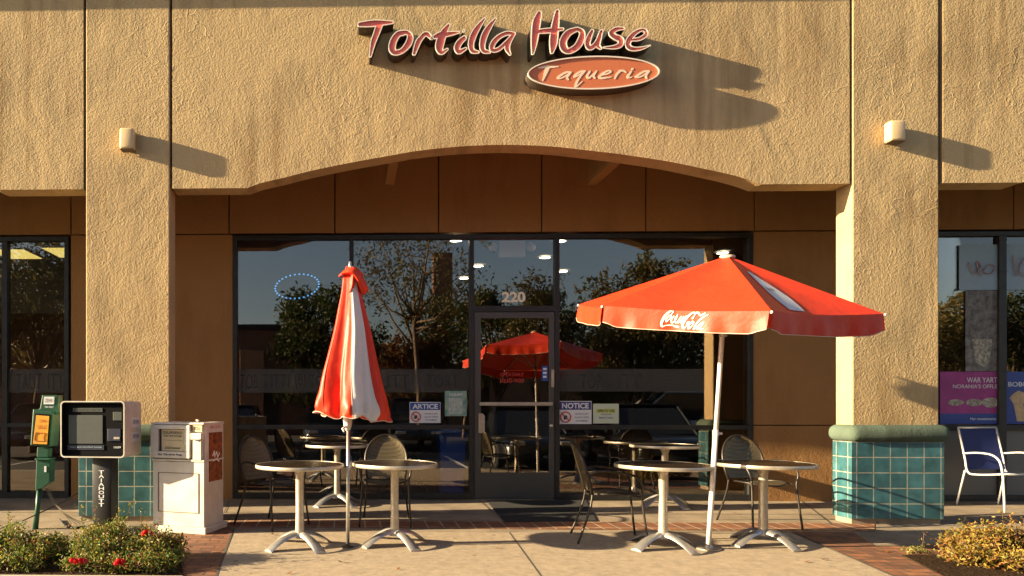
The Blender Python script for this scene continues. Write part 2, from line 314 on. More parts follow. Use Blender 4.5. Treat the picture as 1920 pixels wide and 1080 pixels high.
class MB:
    def __init__(s): s.b = bmesh.new(); s.mi = 0
    def _add(s, tmp, mtx=None):
        if mtx is not None: bmesh.ops.transform(tmp, matrix=mtx, verts=tmp.verts)
        me = bpy.data.meshes.new("t"); tmp.to_mesh(me); tmp.free(); n0 = len(s.b.faces); s.b.from_mesh(me); bpy.data.meshes.remove(me)
        if s.mi:
            s.b.faces.ensure_lookup_table()
            for f in s.b.faces[n0:]: f.material_index = s.mi
        return s
    def box(s, x0, x1, y0, y1, z0, z1, bev=0, seg=2, mtx=None):
        t = bmesh.new(); bmesh.ops.create_cube(t, size=1)
        for v in t.verts: v.co = Vector((x0 + (v.co.x + .5) * (x1 - x0), y0 + (v.co.y + .5) * (y1 - y0), z0 + (v.co.z + .5) * (z1 - z0)))
        if bev: bmesh.ops.bevel(t, geom=t.edges[:], offset=bev, segments=seg, affect='EDGES', profile=.5)
        return s._add(t, mtx)
    def tube(s, pts, r, seg=10, closed=False, cap=True, flat=None):
        pts = [Vector(p) for p in pts]; n = len(pts); rs = r if isinstance(r, (list, tuple)) else [r] * n
        t = bmesh.new(); rings = []; up = None
        for i, p in enumerate(pts):
            if closed: d = pts[(i + 1) % n] - pts[i - 1]
            else: d = pts[min(i + 1, n - 1)] - pts[max(i - 1, 0)]
            d.normalize()
            if up is None: up = Vector((0, 0, 1)) if abs(d.z) < .9 else Vector((1, 0, 0))
            a = d.cross(up); a.normalize(); b = a.cross(d); b.normalize(); up = b
            f = flat or 1
            rings.append([t.verts.new(p + (a * math.cos(2 * PI * k / seg) + b * math.sin(2 * PI * k / seg) * f) * rs[i]) for k in range(seg)])
        m = n if closed else n - 1
        for i in range(m):
            A, B = rings[i], rings[(i + 1) % n]
            for k in range(seg): t.faces.new((A[k], A[(k + 1) % seg], B[(k + 1) % seg], B[k]))
        if cap and not closed: t.faces.new(rings[0][::-1]); t.faces.new(rings[-1])
        return s._add(t)
    def lathe(s, prof, c=(0, 0, 0), seg=32, mtx=None):
        t = bmesh.new(); rings = []
        for r, z in prof:
            rings.append([t.verts.new((c[0] + r * math.cos(2 * PI * k / seg), c[1] + r * math.sin(2 * PI * k / seg), c[2] + z)) for k in range(seg)] if r > 1e-6 else [t.verts.new((c[0], c[1], c[2] + z))])
        for A, B in zip(rings, rings[1:]):
            for k in range(seg):
                q = (k + 1) % seg
                if len(A) == 1 and len(B) > 1: t.faces.new((A[0], B[q], B[k]))
                elif len(B) == 1 and len(A) > 1: t.faces.new((A[k], A[q], B[0]))
                elif len(A) > 1: t.faces.new((A[k], A[q], B[q], B[k]))
        bmesh.ops.recalc_face_normals(t, faces=t.faces[:])
        return s._add(t, mtx)
    def prism(s, poly, d0, d1, axis='y', bev=0):     # poly in (x,z) extruded along y, or (x,y) along z, or (y,z) along x
        t = bmesh.new()
        def P(a, b, d): return {'y': (a, d, b), 'z': (a, b, d), 'x': (d, a, b)}[axis]
        A = [t.verts.new(P(a, b, d0)) for a, b in poly]; B = [t.verts.new(P(a, b, d1)) for a, b in poly]
        n = len(poly); fa = t.faces.new(A); fb = t.faces.new(B[::-1])
        for i in range(n): t.faces.new((A[i], B[i], B[(i + 1) % n], A[(i + 1) % n]))
        bmesh.ops.recalc_face_normals(t, faces=t.faces[:])
        if bev: bmesh.ops.bevel(t, geom=t.edges[:], offset=bev, segments=2, affect='EDGES', profile=.5)
        else: bmesh.ops.triangulate(t, faces=[f for f in t.faces if len(f.verts) > 4])
        return s._add(t)
    def grid(s, rows, closed=False):
        t = bmesh.new(); V = [[t.verts.new(p) for p in r] for r in rows]; n = len(V[0])
        for A, B in zip(V, V[1:]):
            for k in range(n if closed else n - 1): t.faces.new((A[k], A[(k + 1) % n], B[(k + 1) % n], B[k]))
        return s._add(t)
    def sheet(s, pts):
        t = bmesh.new(); t.faces.new([t.verts.new(p) for p in pts]); bmesh.ops.recalc_face_normals(t, faces=t.faces[:])
        if t.faces[:][0].normal.z < -.5: bmesh.ops.reverse_faces(t, faces=t.faces[:])
        return s._add(t)
    def build(s, name, material, parent=None, world=False, smooth=False, auto=None):
        me = bpy.data.meshes.new(name); s.b.to_mesh(me); s.b.free()
        o = place(me, name, material, parent, world, smooth or auto is not None)
        if auto is not None:
            try: me.set_sharp_from_angle(angle=R(auto))
            except Exception: pass
        return o
def catmull(pts, n=6):
    P = [Vector(p) for p in pts]
    if len(P) < 3: return [P[0].lerp(P[-1], i / n) for i in range(n + 1)]
    P = [P[0] * 2 - P[1]] + P + [P[-1] * 2 - P[-2]]; out = []
    for i in range(1, len(P) - 2):
        for k in range(n):
            t = k / n; a, b, c, d = P[i - 1:i + 3]
            out.append(.5 * ((2 * b) + (c - a) * t + (2 * a - 5 * b + 4 * c - d) * t * t + (3 * b - a - 3 * c + d) * t ** 3))
    out.append(P[-2]); return out

# --- brush strokes -> clean outlines (distance field + marching squares)
def strokes_contours(strokes, level, step):
    segs = []
    for st in strokes:
        q = catmull([(a, b, c) for a, b, c in st], 6); segs += list(zip(q, q[1:]))
    A = np.array([[*a, *b] for a, b in segs]); mr = max(A[:, 2].max(), A[:, 5].max()) + 3 * step + abs(level)
    x0, x1 = A[:, [0, 3]].min() - mr, A[:, [0, 3]].max() + mr; y0, y1 = A[:, [1, 4]].min() - mr, A[:, [1, 4]].max() + mr
    X, Y = np.meshgrid(np.arange(x0, x1, step), np.arange(y0, y1, step)); F = np.full(X.shape, 1e9)
    for ax, ay, ar, bx, by, br in A:
        dx, dy = bx - ax, by - ay; L2 = dx * dx + dy * dy + 1e-12
        t = np.clip(((X - ax) * dx + (Y - ay) * dy) / L2, 0, 1)
        F = np.minimum(F, np.hypot(X - ax - t * dx, Y - ay - t * dy) - (ar + t * (br - ar)))
    F = F - level; F[F == 0] = 1e-9
    nxt = {}; H, W = F.shape; In = F < 0
    def pt(i, j, k, l):
        f = F[i, j] / (F[i, j] - F[k, l]); return (X[i, j] + f * (X[k, l] - X[i, j]), Y[i, j] + f * (Y[k, l] - Y[i, j]))
    cells = np.argwhere((In[:-1, :-1].astype(int) + In[1:, :-1] + In[:-1, 1:] + In[1:, 1:]) % 4 != 0)
    adj = {}; pos = {}
    for i, j in cells:
        c = [(i, j), (i, j + 1), (i + 1, j + 1), (i + 1, j)]; e = []
        for q in range(4):
            a, b = c[q], c[(q + 1) % 4]
            if In[a] != In[b]:
                key = (a, b) if a < b else (b, a); pos[key] = pt(*key[0], *key[1]); e.append(key)
        for k in range(0, len(e) - 1, 2):
            adj.setdefault(e[k], []).append(e[k + 1]); adj.setdefault(e[k + 1], []).append(e[k])
    seen = set(); loops = []
    for k in adj:
        if k in seen: continue
        lp = [k]; seen.add(k); cur = k
        while True:
            nx = [q for q in adj[cur] if q not in seen]
            if not nx: break
            cur = nx[0]; seen.add(cur); lp.append(cur)
        if len(lp) > 5: loops.append([pos[q] for q in lp])
    return loops
def curve_mesh(loops, d0, d1):           # filled outline, extruded between depths d0..d1 (x,z plane, depth = -y)
    cu = bpy.data.curves.new("c", 'CURVE'); cu.dimensions = '2D'; cu.fill_mode = 'BOTH'; cu.extrude = abs(d1 - d0) / 2
    for lp in loops:
        sp = cu.splines.new('POLY'); sp.points.add(len(lp) - 1); sp.use_cyclic_u = True
        for p, (a, b) in zip(sp.points, lp): p.co = (a, b, 0, 1)
    return cu_to_mesh(cu, (d0 + d1) / 2)
def cu_to_mesh(cu, mid):
    o = bpy.data.objects.new("c", cu); C.objects.link(o); bpy.context.view_layer.update()
    me = bpy.data.meshes.new_from_object(o.evaluated_get(bpy.context.evaluated_depsgraph_get()))
    bpy.data.objects.remove(o); bpy.data.curves.remove(cu)
    me.transform(Matrix(((1, 0, 0, 0), (0, 0, -1, -mid), (0, 1, 0, 0), (0, 0, 0, 1))))
    return me
def text_mesh(txt, w=None, h=None, depth=0.002, bold=0.0, shear=0, spacing=1.0):   # text in x,z plane facing -y, fitted to w x h, centred
    cu = bpy.data.curves.new("t", 'FONT'); cu.body = txt; cu.align_x = 'CENTER'; cu.align_y = 'CENTER'; cu.extrude = 0; cu.offset = bold; cu.shear = shear; cu.space_character = spacing; cu.resolution_u = 4
    me = cu_to_mesh(cu, 0)
    co = np.array([v.co[:] for v in me.vertices]); mn, mx = co.min(0), co.max(0)
    sx = (w / (mx[0] - mn[0])) if w else None; sz = (h / (mx[2] - mn[2])) if h else None
    sx = sx or sz; sz = sz or sx; c = (mn + mx) / 2
    me.transform(Matrix.Translation((0, -depth, 0)) @ Matrix.Diagonal((sx, 1, sz, 1)) @ Matrix.Translation((-c[0], -c[1], -c[2])))
    return me
def text_obj(name, txt, material, parent, x, y, z, w=None, h=None, rot=None, bold=.01, **k):   # local coords of parent
    me = text_mesh(txt, w, h, 0, bold, **k)
    if rot is not None: me.transform(rot)
    me.transform(Matrix.Translation((x, y, z))); return place(me, name, material, parent)

# ================================================================== ground
KY = -3.3
def gsheet(name, px, material, lift, label=None, kind="structure"):
    m = MB(); m.sheet([(p.x, p.y, gz(p.y) + lift) for p in [G(a, b) for a, b in px]]); o = m.build(name, material); tag(o, kind=kind); return o
m = MB(); m.sheet([(-60, KY, gz(KY)), (60, KY, gz(KY)), (60, 1.62, gz(1.62)), (-60, 1.62, gz(1.62))]); tag(m.build("sidewalk", "concrete"), kind="structure")
m = MB(); m.box(-60, 60, KY - .15, KY, -.3, gz(KY) - .001, .012); tag(m.build("kerb", "paint_curb"), kind="structure")
m = MB(); m.sheet([(-400, -400, -.215), (400, -400, -.215), (400, KY - .1, -.215), (-400, KY - .1, -.215)]); tag(m.build("parking_lot", "asphalt"), kind="structure")
m = MB(); m.sheet([(-400, 12, -.25), (400, 12, -.25), (400, 400, -.25), (-400, 400, -.25)]); tag(m.build("ground", "soil"), kind="structure")
m = MB()
for i in range(-6, 10): m.box(i * 2.75 - .05, i * 2.75 + .05, -9.6, -4.4, -.213, -.211)
tag(m.build("parking_lines", "paint_white"), kind="structure")
gsheet("concrete_pad", [(440, 998), (1485, 1000), (1690, 1088), (1800, 1300), (300, 1300), (404, 1088)], "concrete_pad", .004)
gsheet("brick_band", [(330, 974), (1640, 982), (1640, 997), (330, 988)], "brick_edge", .004)
gsheet("brick_paving", [(150, 1010), (330, 1000), (430, 989), (438, 996), (402, 1088), (290, 1300), (100, 1300), (345, 1080), (340, 1040)], "brick", .005)
gsheet("brick_paving", [(1487, 998), (1600, 999), (1640, 1024), (2100, 1024), (2100, 1040), (1690, 1042), (1775, 1084), (1850, 1200), (1750, 1200), (1692, 1088)], "brick", .005)
m = MB()                                   # control joints of the pavement
def joint(a, b, wd=.012, lift=.006):
    A, B = G(*a), G(*b); d = (B - A); d.z = 0; d.normalize(); n = Vector((-d.y, d.x, 0)) * wd / 2
    m.sheet([(p.x, p.y, gz(p.y) + lift) for p in (A - n, B - n, B + n, A + n)])
joint((955, 999), (1028, 1100)); joint((0, 961), (1920, 966), .014); joint((438, 992), (402, 1090), .02); joint((1486, 998), (1694, 1089), .016)
joint((895, 936), (925, 962)); joint((430, 940), (420, 962)); joint((1810, 970), (1920, 1010)); joint((1500, 938), (1560, 984)); joint((1570, 1022), (2000, 1022), .01)
tag(m.build("pavement_joints", "joint"), kind="structure")

# ================================================================== building
XL0, XL1 = S(161, 500, 0).x, S(318, 500, 0).x        # left pier
XR0, XR1 = S(1598, 500, 0).x, S(1760, 500, 0).x      # right pier
ZS = S(464, 352.5, 0).z; PITCH = XR0 - XL0; TH = 0.24
bld = thing("restaurant_building", (0, 0, 0), "tan stucco restaurant front with an arched arcade and dark storefront glass", "building")
archpx = [(464, 353), (490, 343), (533, 333), (580, 321), (639, 308.6), (690, 299), (727, 292.6), (775, 284), (827, 277.7), (880, 273.5), (940, 271.5), (1000, 272.8), (1050, 276), (1102, 282), (1155, 288), (1204, 295), (1260, 304), (1313, 315), (1360, 325), (1401, 336), (1427, 345)]
arch = [(S(a, b, 0).x, S(a, b, 0).z) for a, b in archpx]
arch[0] = (arch[0][0], ZS); arch[-1] = (arch[-1][0], ZS)
arch = [(a.x, a.z) for a in catmull([(x, 0, z) for x, z in arch], 3)]
arch[0] = (arch[0][0], ZS); arch[-1] = (arch[-1][0], ZS)
ZT = 6.35; gp = .028
def panel(dx):
    m = MB(); pts = [(XL1 + gp + dx, ZS)] + [(x + dx, z) for x, z in arch] + [(XR0 - gp + dx, ZS), (XR0 - gp + dx, ZT), (XL1 + gp + dx, ZT)]
    m.prism(pts, 0, TH); return m.build("arched_panel", "stucco", bld)
for k in (-2, -1, 0, 1): panel(k * PITCH)
for k in (-2, -1, 0, 1, 2):
    x0, x1 = XL0 + k * PITCH, XL1 + k * PITCH
    if k == 1: x0, x1 = XR0, XR1
    pr = MB().box(x0, x1, -.003, TH + .01, -.1, ZT, .012).build("pier", "stucco", bld)
    b0, b1 = x0 - .055, x1 + .005
    MB().box(b0, b1, -.065, TH - .02, gz(0) + .055, .862, .006).build("tile_base", "tile", pr)
    MB().box(b0 + .02, b1 - .02, -.04, TH - .04, -.1, gz(0) + .055).build("plinth", "concrete", pr)
    m = MB()
    # bull-nosed moulding round the pier
    t = [(b0 + .01, -.08), (b1 - .01, -.08), (b1 - .01, TH + .04), (b0 + .01, TH + .04)]
    m.box(b0 - .03, b1 + .055, -.12, TH + .05, .858, 1.035, .08, 6); m.build("cap_moulding", "cap_green", pr, smooth=True)
# dark reveal behind the joints, cornice, arcade ceiling
m = MB()
for k in (-2, -1, 0, 1, 2):
    for x in ((XL0, XL1) if k != 1 else (XR0, XR1)):
        xx = x + (k * PITCH if k != 1 else 0); m.box(xx - .03, xx + .03, .05, TH - .02, ZS + .02, ZT - .02)
m.build("reveal_strip", "groove", bld)
MB().box(-22, 22, -.16, .35, 5.83, 6.5, .02).build("cornice", "stucco", bld)
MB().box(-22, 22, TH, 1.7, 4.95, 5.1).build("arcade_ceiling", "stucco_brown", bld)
MB().box(-22, 22, .35, 9, 6.3, 6.45).build("roof", "asphalt", bld)
for px in (732, 1150):
    c = S(px + 6, 302, TH)
    MB().box(c.x - .055, c.x + .055, TH, 1.0, c.z - .02, c.z + .5, .008).build("ceiling_brace", "stucco_brown", bld)

MB().box(-6.4, -6.25, TH + .06, 1.48, -.05, 4.94, .006).build("sun_block_wall", "stucco_brown", bld)  # unseen wall, added to keep low sun off the floor near the glass
# back wall (glass line at y = 1.5)
YG = 1.5
def gx(px, py=700): return S(px, py, YG).x
def gzz(py, px=900): return S(px, py, YG).z
ZH = gzz(440); ZG0 = gz(YG)
WX = {'L': (gx(-700), gx(160 - 30)), 'C': (gx(437), gx(1410)), 'R': (gx(1740), gx(2600))}
# wall pieces between storefronts and the frieze above, butted, with 12 mm joints between panels
def wallbits():
    vj = [gx(430, 350), gx(628, 350), gx(822, 350), gx(1015, 350), gx(1210, 350), gx(1413, 350)]
    zt = 5.0; y0, y1 = YG - .02, YG + .2; j = .008
    xs = [-22, gx(-250)] + [gx(134, 400)] + vj + [gx(1898, 400), 22]
    for a, b in zip(xs, xs[1:]):
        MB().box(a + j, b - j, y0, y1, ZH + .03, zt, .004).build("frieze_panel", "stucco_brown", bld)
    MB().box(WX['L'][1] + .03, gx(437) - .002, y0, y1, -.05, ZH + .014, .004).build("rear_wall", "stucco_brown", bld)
    zj = gzz(797); 
    for za, zb in ((-.05, zj - .006), (zj + .006, ZH + .014)):
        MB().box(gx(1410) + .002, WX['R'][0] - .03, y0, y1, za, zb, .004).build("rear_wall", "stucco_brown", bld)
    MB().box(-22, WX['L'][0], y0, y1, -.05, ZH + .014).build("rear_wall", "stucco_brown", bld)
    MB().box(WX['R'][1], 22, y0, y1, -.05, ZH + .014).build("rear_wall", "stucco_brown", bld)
    MB().box(-22, 22, y1 - .01, y1 + .02, ZH + .01, zt).build("wall_backing", "groove", bld)
wallbits()
MB().box(-22, 22, YG - .012, YG + .18, -.05, ZG0 + .012).build("threshold", "concrete", bld)

ZB = ZG0 + .012
def storefront(x0, x1, mull, sill, name="storefront_frame", door=None, top=ZH):
    """outer frame, mullions [(x,z0,z1)], sill rail; panes as children"""
    m = MB(); d0, d1 = YG - .03, YG + .08; t = .05
    m.box(x0, x0 + t, d0, d1, ZB, top, .003); m.box(x1 - t, x1, d0, d1, ZB, top, .003)
    m.box(x0 + t, x1 - t, d0, d1, top - t, top, .003)
    return m
def pane(fr, x0, x1, z0, z1):
    return MB().box(x0, x1, YG + .018, YG + .026, z0, z1).build("pane", "glass", fr)
T = .055
# --- centre storefront
cx0, cx1 = WX['C']; zs0, zs1 = gzz(805), gzz(797)
d0x, d1x = gx(880), gx(1048); ztr0, ztr1 = gzz(585), gzz(574)
mx = gx(659)
def rail(m, x0, x1, z0, z1, dy=0): m.box(x0, x1, YG - .03 + dy, YG + .08 - dy, z0, z1, .003)
m = MB(); rail(m, cx0, cx0 + T, ZB, ZH); rail(m, d0x - .0, d0x + T, ZB, ZH); rail(m, cx0 + T, d0x, ZH - T, ZH, .001); rail(m, cx0 + T, d0x, zs0, zs1, .001); rail(m, cx0 + T, d0x, ZB, ZB + .07, .001); rail(m, mx - T / 2, mx + T / 2, zs1, ZH - T, .002)
fL = m.build("window_frame", "frame", bld)
pane(fL, cx0 + T, mx - T / 2, zs1, ZH - T); pane(fL, mx + T / 2, d0x, zs1, ZH - T); pane(fL, cx0 + T, d0x, ZB + .07, zs0)
m = MB(); rail(m, d1x - T, d1x, ZB, ZH); rail(m, cx1 - T, cx1, ZB, ZH); rail(m, d1x, cx1 - T, ZH - T, ZH, .001); rail(m, d1x, cx1 - T, zs0, zs1, .001); rail(m, d1x, cx1 - T, ZB, ZB + .07, .001)
fR = m.build("window_frame", "frame", bld)
pane(fR, d1x, cx1 - T, zs1, ZH - T); pane(fR, d1x, cx1 - T, ZB + .07, zs0)
m = MB(); rail(m, d0x + T, d1x - T, ZH - T, ZH, .001); m.build("head_rail", "frame", bld); m = MB(); rail(m, d0x + T, d1x - T, ztr0, ztr1, .001)
fT = m.build("transom_frame", "frame", bld); pane(fT, d0x + T, d1x - T, ztr1, ZH - T)
# door leaf
dx0, dx1 = d0x + T + .006, d1x - T - .006; dz1 = ztr0 - .006; g0, g1 = gx(901), gx(1029); gz0, gz1 = gzz(886), gzz(597)
m = MB(); y0, y1 = YG - .02, YG + .035
m.box(dx0, g0, y0, y1, ZB + .008, dz1, .003); m.box(g1, dx1, y0, y1, ZB + .008, dz1, .003)
m.box(g0, g1, y0 + .001, y1 - .001, gz1, dz1, .003); m.box(g0, g1, y0 + .001, y1 - .001, ZB + .008, gz0, .003)
door = m.build("door", "frame_light", bld); MB().box(g0, g1, YG + .002, YG + .01, gz0, gz1).build("pane", "glass", door)
zb = gzz(757)
MB().box(g0 - .02, g1 + .03, YG - .075, YG - .045, zb - .025, zb + .02, .006).box(g0 - .02, g0 + .01, YG - .05, YG - .02, zb - .015, zb + .01).box(g1, g1 + .03, YG - .05, YG - .02, zb - .015, zb + .01).build("push_bar", "aluminium_worn", door)
p0, p1 = S(898, 775, YG - .06), S(909, 812, YG - .06)
MB().prism([(p0.x, p1.z), (p0.x + .045, p1.z), (p1.x, p1.z + .03), (p1.x, p0.z - .03), (p0.x + .045, p0.z), (p0.x, p0.z)], YG - .06, YG - .022, bev=.004).build("pull_handle", "aluminium_worn", door)
a = S(1034, 693, YG - .03); b = S(1039, 726, YG - .03)
MB().box(a.x, b.x, YG - .034, YG - .021, b.z, a.z, .002).build("lock_plate", "aluminium_worn", door)
k = S(1034, 798, YG - .03); MB().lathe([(0, 0), (.022, 0), (.02, .012), (0, .014)], seg=16, mtx=Matrix.Translation((k.x, YG - .02, k.z)) @ Matrix.Rotation(R(90), 4, 'X')).build("key_cylinder", "aluminium", door, smooth=True)
# --- left and right storefronts
m = MB(); lx0, lx1 = WX['L']; zl0, zl1 = gzz(801), gzz(794); lm = [gx(10, 600), gx(-230, 600), gx(-460, 600)]
rail(m, lx0, lx0 + T, ZB, ZH); rail(m, lx1 - T, lx1, ZB, ZH); rail(m, lx0 + T, lx1 - T, ZH - T, ZH, .001); rail(m, lx0 + T, lx1 - T, ZB, ZB + .07, .001)
edges = [lx0 + T] + [v for q in sorted(lm) for v in (q - .035, q + .035)] + [lx1 - T]
for q in lm: rail(m, q - .035, q + .035, ZB + .07, ZH - T, .002)
for a, b in zip(edges[::2], edges[1::2]): rail(m, a, b, zl0, zl1, .001)
fr = m.build("window_frame", "frame", bld)
for a, b in zip(edges[::2], edges[1::2]): pane(fr, a, b, zl1, ZH - T); pane(fr, a, b, ZB + .07, zl0)
m = MB(); lx0, lx1 = WX['R']; zl0, zl1 = gzz(806), gzz(796); lm = [gx(1877, 600), gx(2120, 600), gx(2360, 600)]
rail(m, lx0, lx0 + T, ZB, ZH); rail(m, lx1 - T, lx1, ZB, ZH); rail(m, lx0 + T, lx1 - T, ZH - T, ZH, .001); rail(m, lx0 + T, lx1 - T, ZB, ZB + .07, .001)
edges = [lx0 + T] + [v for q in sorted(lm) for v in (q - .045, q + .045)] + [lx1 - T]
for q in lm: rail(m, q - .045, q + .045, ZB + .07, ZH - T, .002)
for a, b in zip(edges[::2], edges[1::2]): rail(m, a, b, zl0, zl1, .001)
fr2 = m.build("window_frame", "frame", bld)
for a, b in zip(edges[::2], edges[1::2]):
    pane(fr2, a, b, zl1, ZH - T)
    MB().box(a, b, YG + .01, YG + .03, ZB + .07, zl0).build("kick_panel", mat("kick_grey", (.13, .13, .125), .4) if "kick_grey" not in M else "kick_grey", fr2)
# --- room behind the glass
ZI = 3.42
MB().box(-22, 22, YG + .2, 9, -.08, .02).build("interior_floor", "interior_floor", bld)
MB().box(-22, 22, YG + .21, 9, ZI, ZI + .06).build("interior_ceiling", "interior_ceiling", bld)
MB().box(-22, 22, 8.9, 9.05, .02, ZI).build("interior_wall", "interior_wall", bld)
for x in (gx(285), gx(1650)): MB().box(x - .08, x + .08, YG + .2, 8.9, .02, ZI).build("partition_wall", "interior_dark", bld)
# service counter seen dimly inside
MB().box(-2, 4.6, 6.4, 7.1, .02, 1.1, .01).build("counter", "interior_dark", bld)

# etched lettering band on the glass
def band(px0, px1, y0, y1, texts, fr_):
    a, b = S(px0, y0, YG + .017), S(px1, y1, YG + .017)
    MB().box(a.x, b.x, YG + .014, YG + .0165, b.z, a.z).build("etched_band", MATS["etched_film"], fr_)
    for t, p0, p1, q0, q1 in texts:
        A, B = S(p0, q0, YG + .01), S(p1, q1, YG + .01)
        me = text_mesh(t, B.x - A.x, A.z - B.z, 0, -.01); me.transform(Matrix.Translation(((A.x + B.x) / 2, YG + .0125, (A.z + B.z) / 2))); place(me, "etched_lettering", "etched_letter", fr_)
m_ = bpy.data.materials.new("etched_film"); m_.use_nodes = True; n_ = m_.node_tree; b_ = n_.nodes["Principled BSDF"]; b_.inputs["Base Color"].default_value = (.12, .12, .115, 1); b_.inputs["Roughness"].default_value = .6; b_.inputs["Alpha"].default_value = .22
MATS["etched_film"] = m_
band(443, 655, 692, 736, [("TOB", 450, 484, 702, 728), ("TITTI", 492, 542, 702, 726), ("(8)", 553, 573, 699, 729), ("TO", 580, 606, 702, 726)], fL)
band(664, 880, 692, 736, [("LITTI", 712, 775, 702, 726), ("TORT", 800, 860, 702, 726)], fL)
band(1050, 1318, 692, 734, [("T", 1056, 1066, 702, 728), ("TOR", 1088, 1130, 702, 728), ("- ITT", 1140, 1205, 702, 728)], fR)
band(17, 140, 692, 736, [("TAUT", 30, 78, 700, 730), ("ITTIT", 90, 138, 700, 730)], fr)

# ================================================================== wall lamps
for px0, px1, y0, y1, lab in ((226, 252, 242, 281, "small cream half-cube wall lamp on the pier above the newspaper boxes"), (1664, 1693, 228, 266, "small cream half-cube wall lamp on the pier with the teal tiled base in full view")):
    A, B = S(px0, y0, -.08), S(px1, y1, -.08); cx, cz = (A.x + B.x) / 2, (A.z + B.z) / 2; hw, hh = (B.x - A.x) / 2, (A.z - B.z) / 2
    t = thing("wall_lamp", (cx, 0, cz), lab, "wall lamp", "lamps on the piers")
    MB().box(-hw * .8, hw * .8, -.02, 0, -hh * .85, hh * .85, .003).build("back_plate", "bronze", t)
    MB().box(-hw, hw, -.125, -.02, -hh, hh, .022, 3).build("lens", "lamp_lens", t, auto=40)
    MB().box(-hw * .95, hw * .95, -.12, -.02, -hh - .008, -hh + .001, .003).build("bottom_trim", "bronze", t)

# ================================================================== main sign
YS = -.16
def Lpt(u, v, r): p = S(640 + u / 3, v / 3, YS); return (p.x, p.z, r * 1.16 / 3 / (FPX / (YS - CAMY)) )
LET = {
 'T1': [[(105,136,13),(150,132,17),(200,128,17),(286,124,9)], [(215,135,18),(196,190,16),(178,240,14),(163,314,7)]],
 'o1': [[(352,182,14),(318,192,16),(292,232,18),(286,272,18),(304,294,15),(342,284,14),(376,246,17),(388,206,16),(376,184,12),(352,180,13)]],
 'r1': [[(468,196,9),(440,222,14),(424,256,14),(410,300,10)], [(434,238,10),(456,200,12),(482,190,13),(508,212,10)]],
 't1': [[(604,138,9),(576,182,18),(558,230,22),(552,270,19),(566,294,12),(596,276,7)], [(508,212,8),(560,194,17),(610,188,13),(660,180,7)]],
 'i1': [[(692,212,13),(666,236,16),(652,266,16),(664,290,13),(700,272,8)], [(690,168,6),(687,176,6)]],
 'l1': [[(806,104,7),(770,150,14),(742,200,17),(730,250,15),(740,284,13),(770,292,8)]],
 'l2': [[(868,104,7),(832,150,14),(805,200,17),(794,250,15),(802,284,13),(834,292,8)]],
 'a1': [[(972,188,10),(930,186,12),(882,210,13),(850,250,14),(852,280,12),(884,276,11),(926,240,11),(962,200,10)], [(970,190,10),(944,232,13),(934,268,14),(950,304,7)]],
 'H1': [[(1114,74,14),(1100,120,21),(1092,180,20),(1086,240,16),(1078,300,7)], [(1216,64,12),(1208,120,18),(1200,180,21),(1194,240,20),(1186,292,9)], [(1104,176,12),(1170,170,14),(1246,162,8)]],
 'o2': [[(1322,164,12),(1278,184,17),(1250,226,19),(1252,264,19),(1278,286,15),(1322,264,17),(1350,222,18),(1356,180,14),(1330,162,11)]],
 'u1': [[(1412,172,10),(1396,206,14),(1386,244,15),(1402,268,13),(1436,240,12),(1466,172,9)], [(1462,176,10),(1450,220,13),(1444,252,13),(1460,270,8)]],
 's1': [[(1588,158,8),(1548,162,12),(1520,184,14),(1542,206,15),(1574,222,16),(1570,250,14),(1534,264,11),(1476,266,5)]],
 'e1': [[(1634,222,9),(1676,218,10),(1712,196,11),(1714,174,10),(1690,166,9),(1650,186,12),(1618,226,15),(1616,258,14),(1644,274,12),(1690,270,9),(1738,254,4)]]}
sg = thing("shop_sign", (S(960, 70, 0).x, 0, S(960, 70, 0).z), "large red brush script channel letters with pale edges high on the stucco", "sign")
TR = .0095
for kk, sts in LET.items():
    st = [[Lpt(*q) for q in s] for s in sts]; stp = .006
    c0 = strokes_contours(st, 0, stp); c1 = strokes_contours(st, -TR, stp)
    l = place(curve_mesh(c0 + c1, .150, .157), "letter", "letter_trim", sg, world=True)
    place(curve_mesh(c0 + strokes_contours(st, -.005, stp), .0, .1498), "letter_side", "letter_side", l, world=True)
    place(curve_mesh(strokes_contours(st, -.005, stp), .130, .143), "letter_face", "letter_red", l, world=True)
# oval sign
YO = -.165
ov = thing("oval_sign", (S(1113, 136, 0).x, 0, S(1113, 136, 0).z), "orange oval sign with white script hanging under the big red letters", "sign")
def ell(k=0, n=96):
    out = []
    c, e1, e2 = S(1113, 136, YO), S(1113 + 124.5, 136 - 2.5, YO), S(1113, 136 - 31.5, YO); a = Vector((e1.x - c.x, e1.z - c.z)); b = Vector((0, e2.z - c.z)); fa = (a.length - k) / a.length; fb = (b.length - k) / b.length
    for i in range(n): t = 2 * PI * i / n; q = a * fa * math.cos(t) + b * fb * math.sin(t); out.append((c.x + q.x, c.z + q.y))
    return out
place(curve_mesh([ell(0), ell(.014)], .158, .166), "trim_ring", "letter_trim", ov, world=True)
place(curve_mesh([ell(.004), ell(.012)], .0, .1578), "sign_return", "letter_side", ov, world=True)
of = place(curve_mesh([ell(.0145)], .03, .154), "sign_face", "oval_orange", ov, world=True)
def Tpt(u, v, r): p = S(980 + u / 7.385, 90 + v / 7.385, YO); return (p.x, p.z, r / 7.385 / (FPX / (YO - CAMY)))
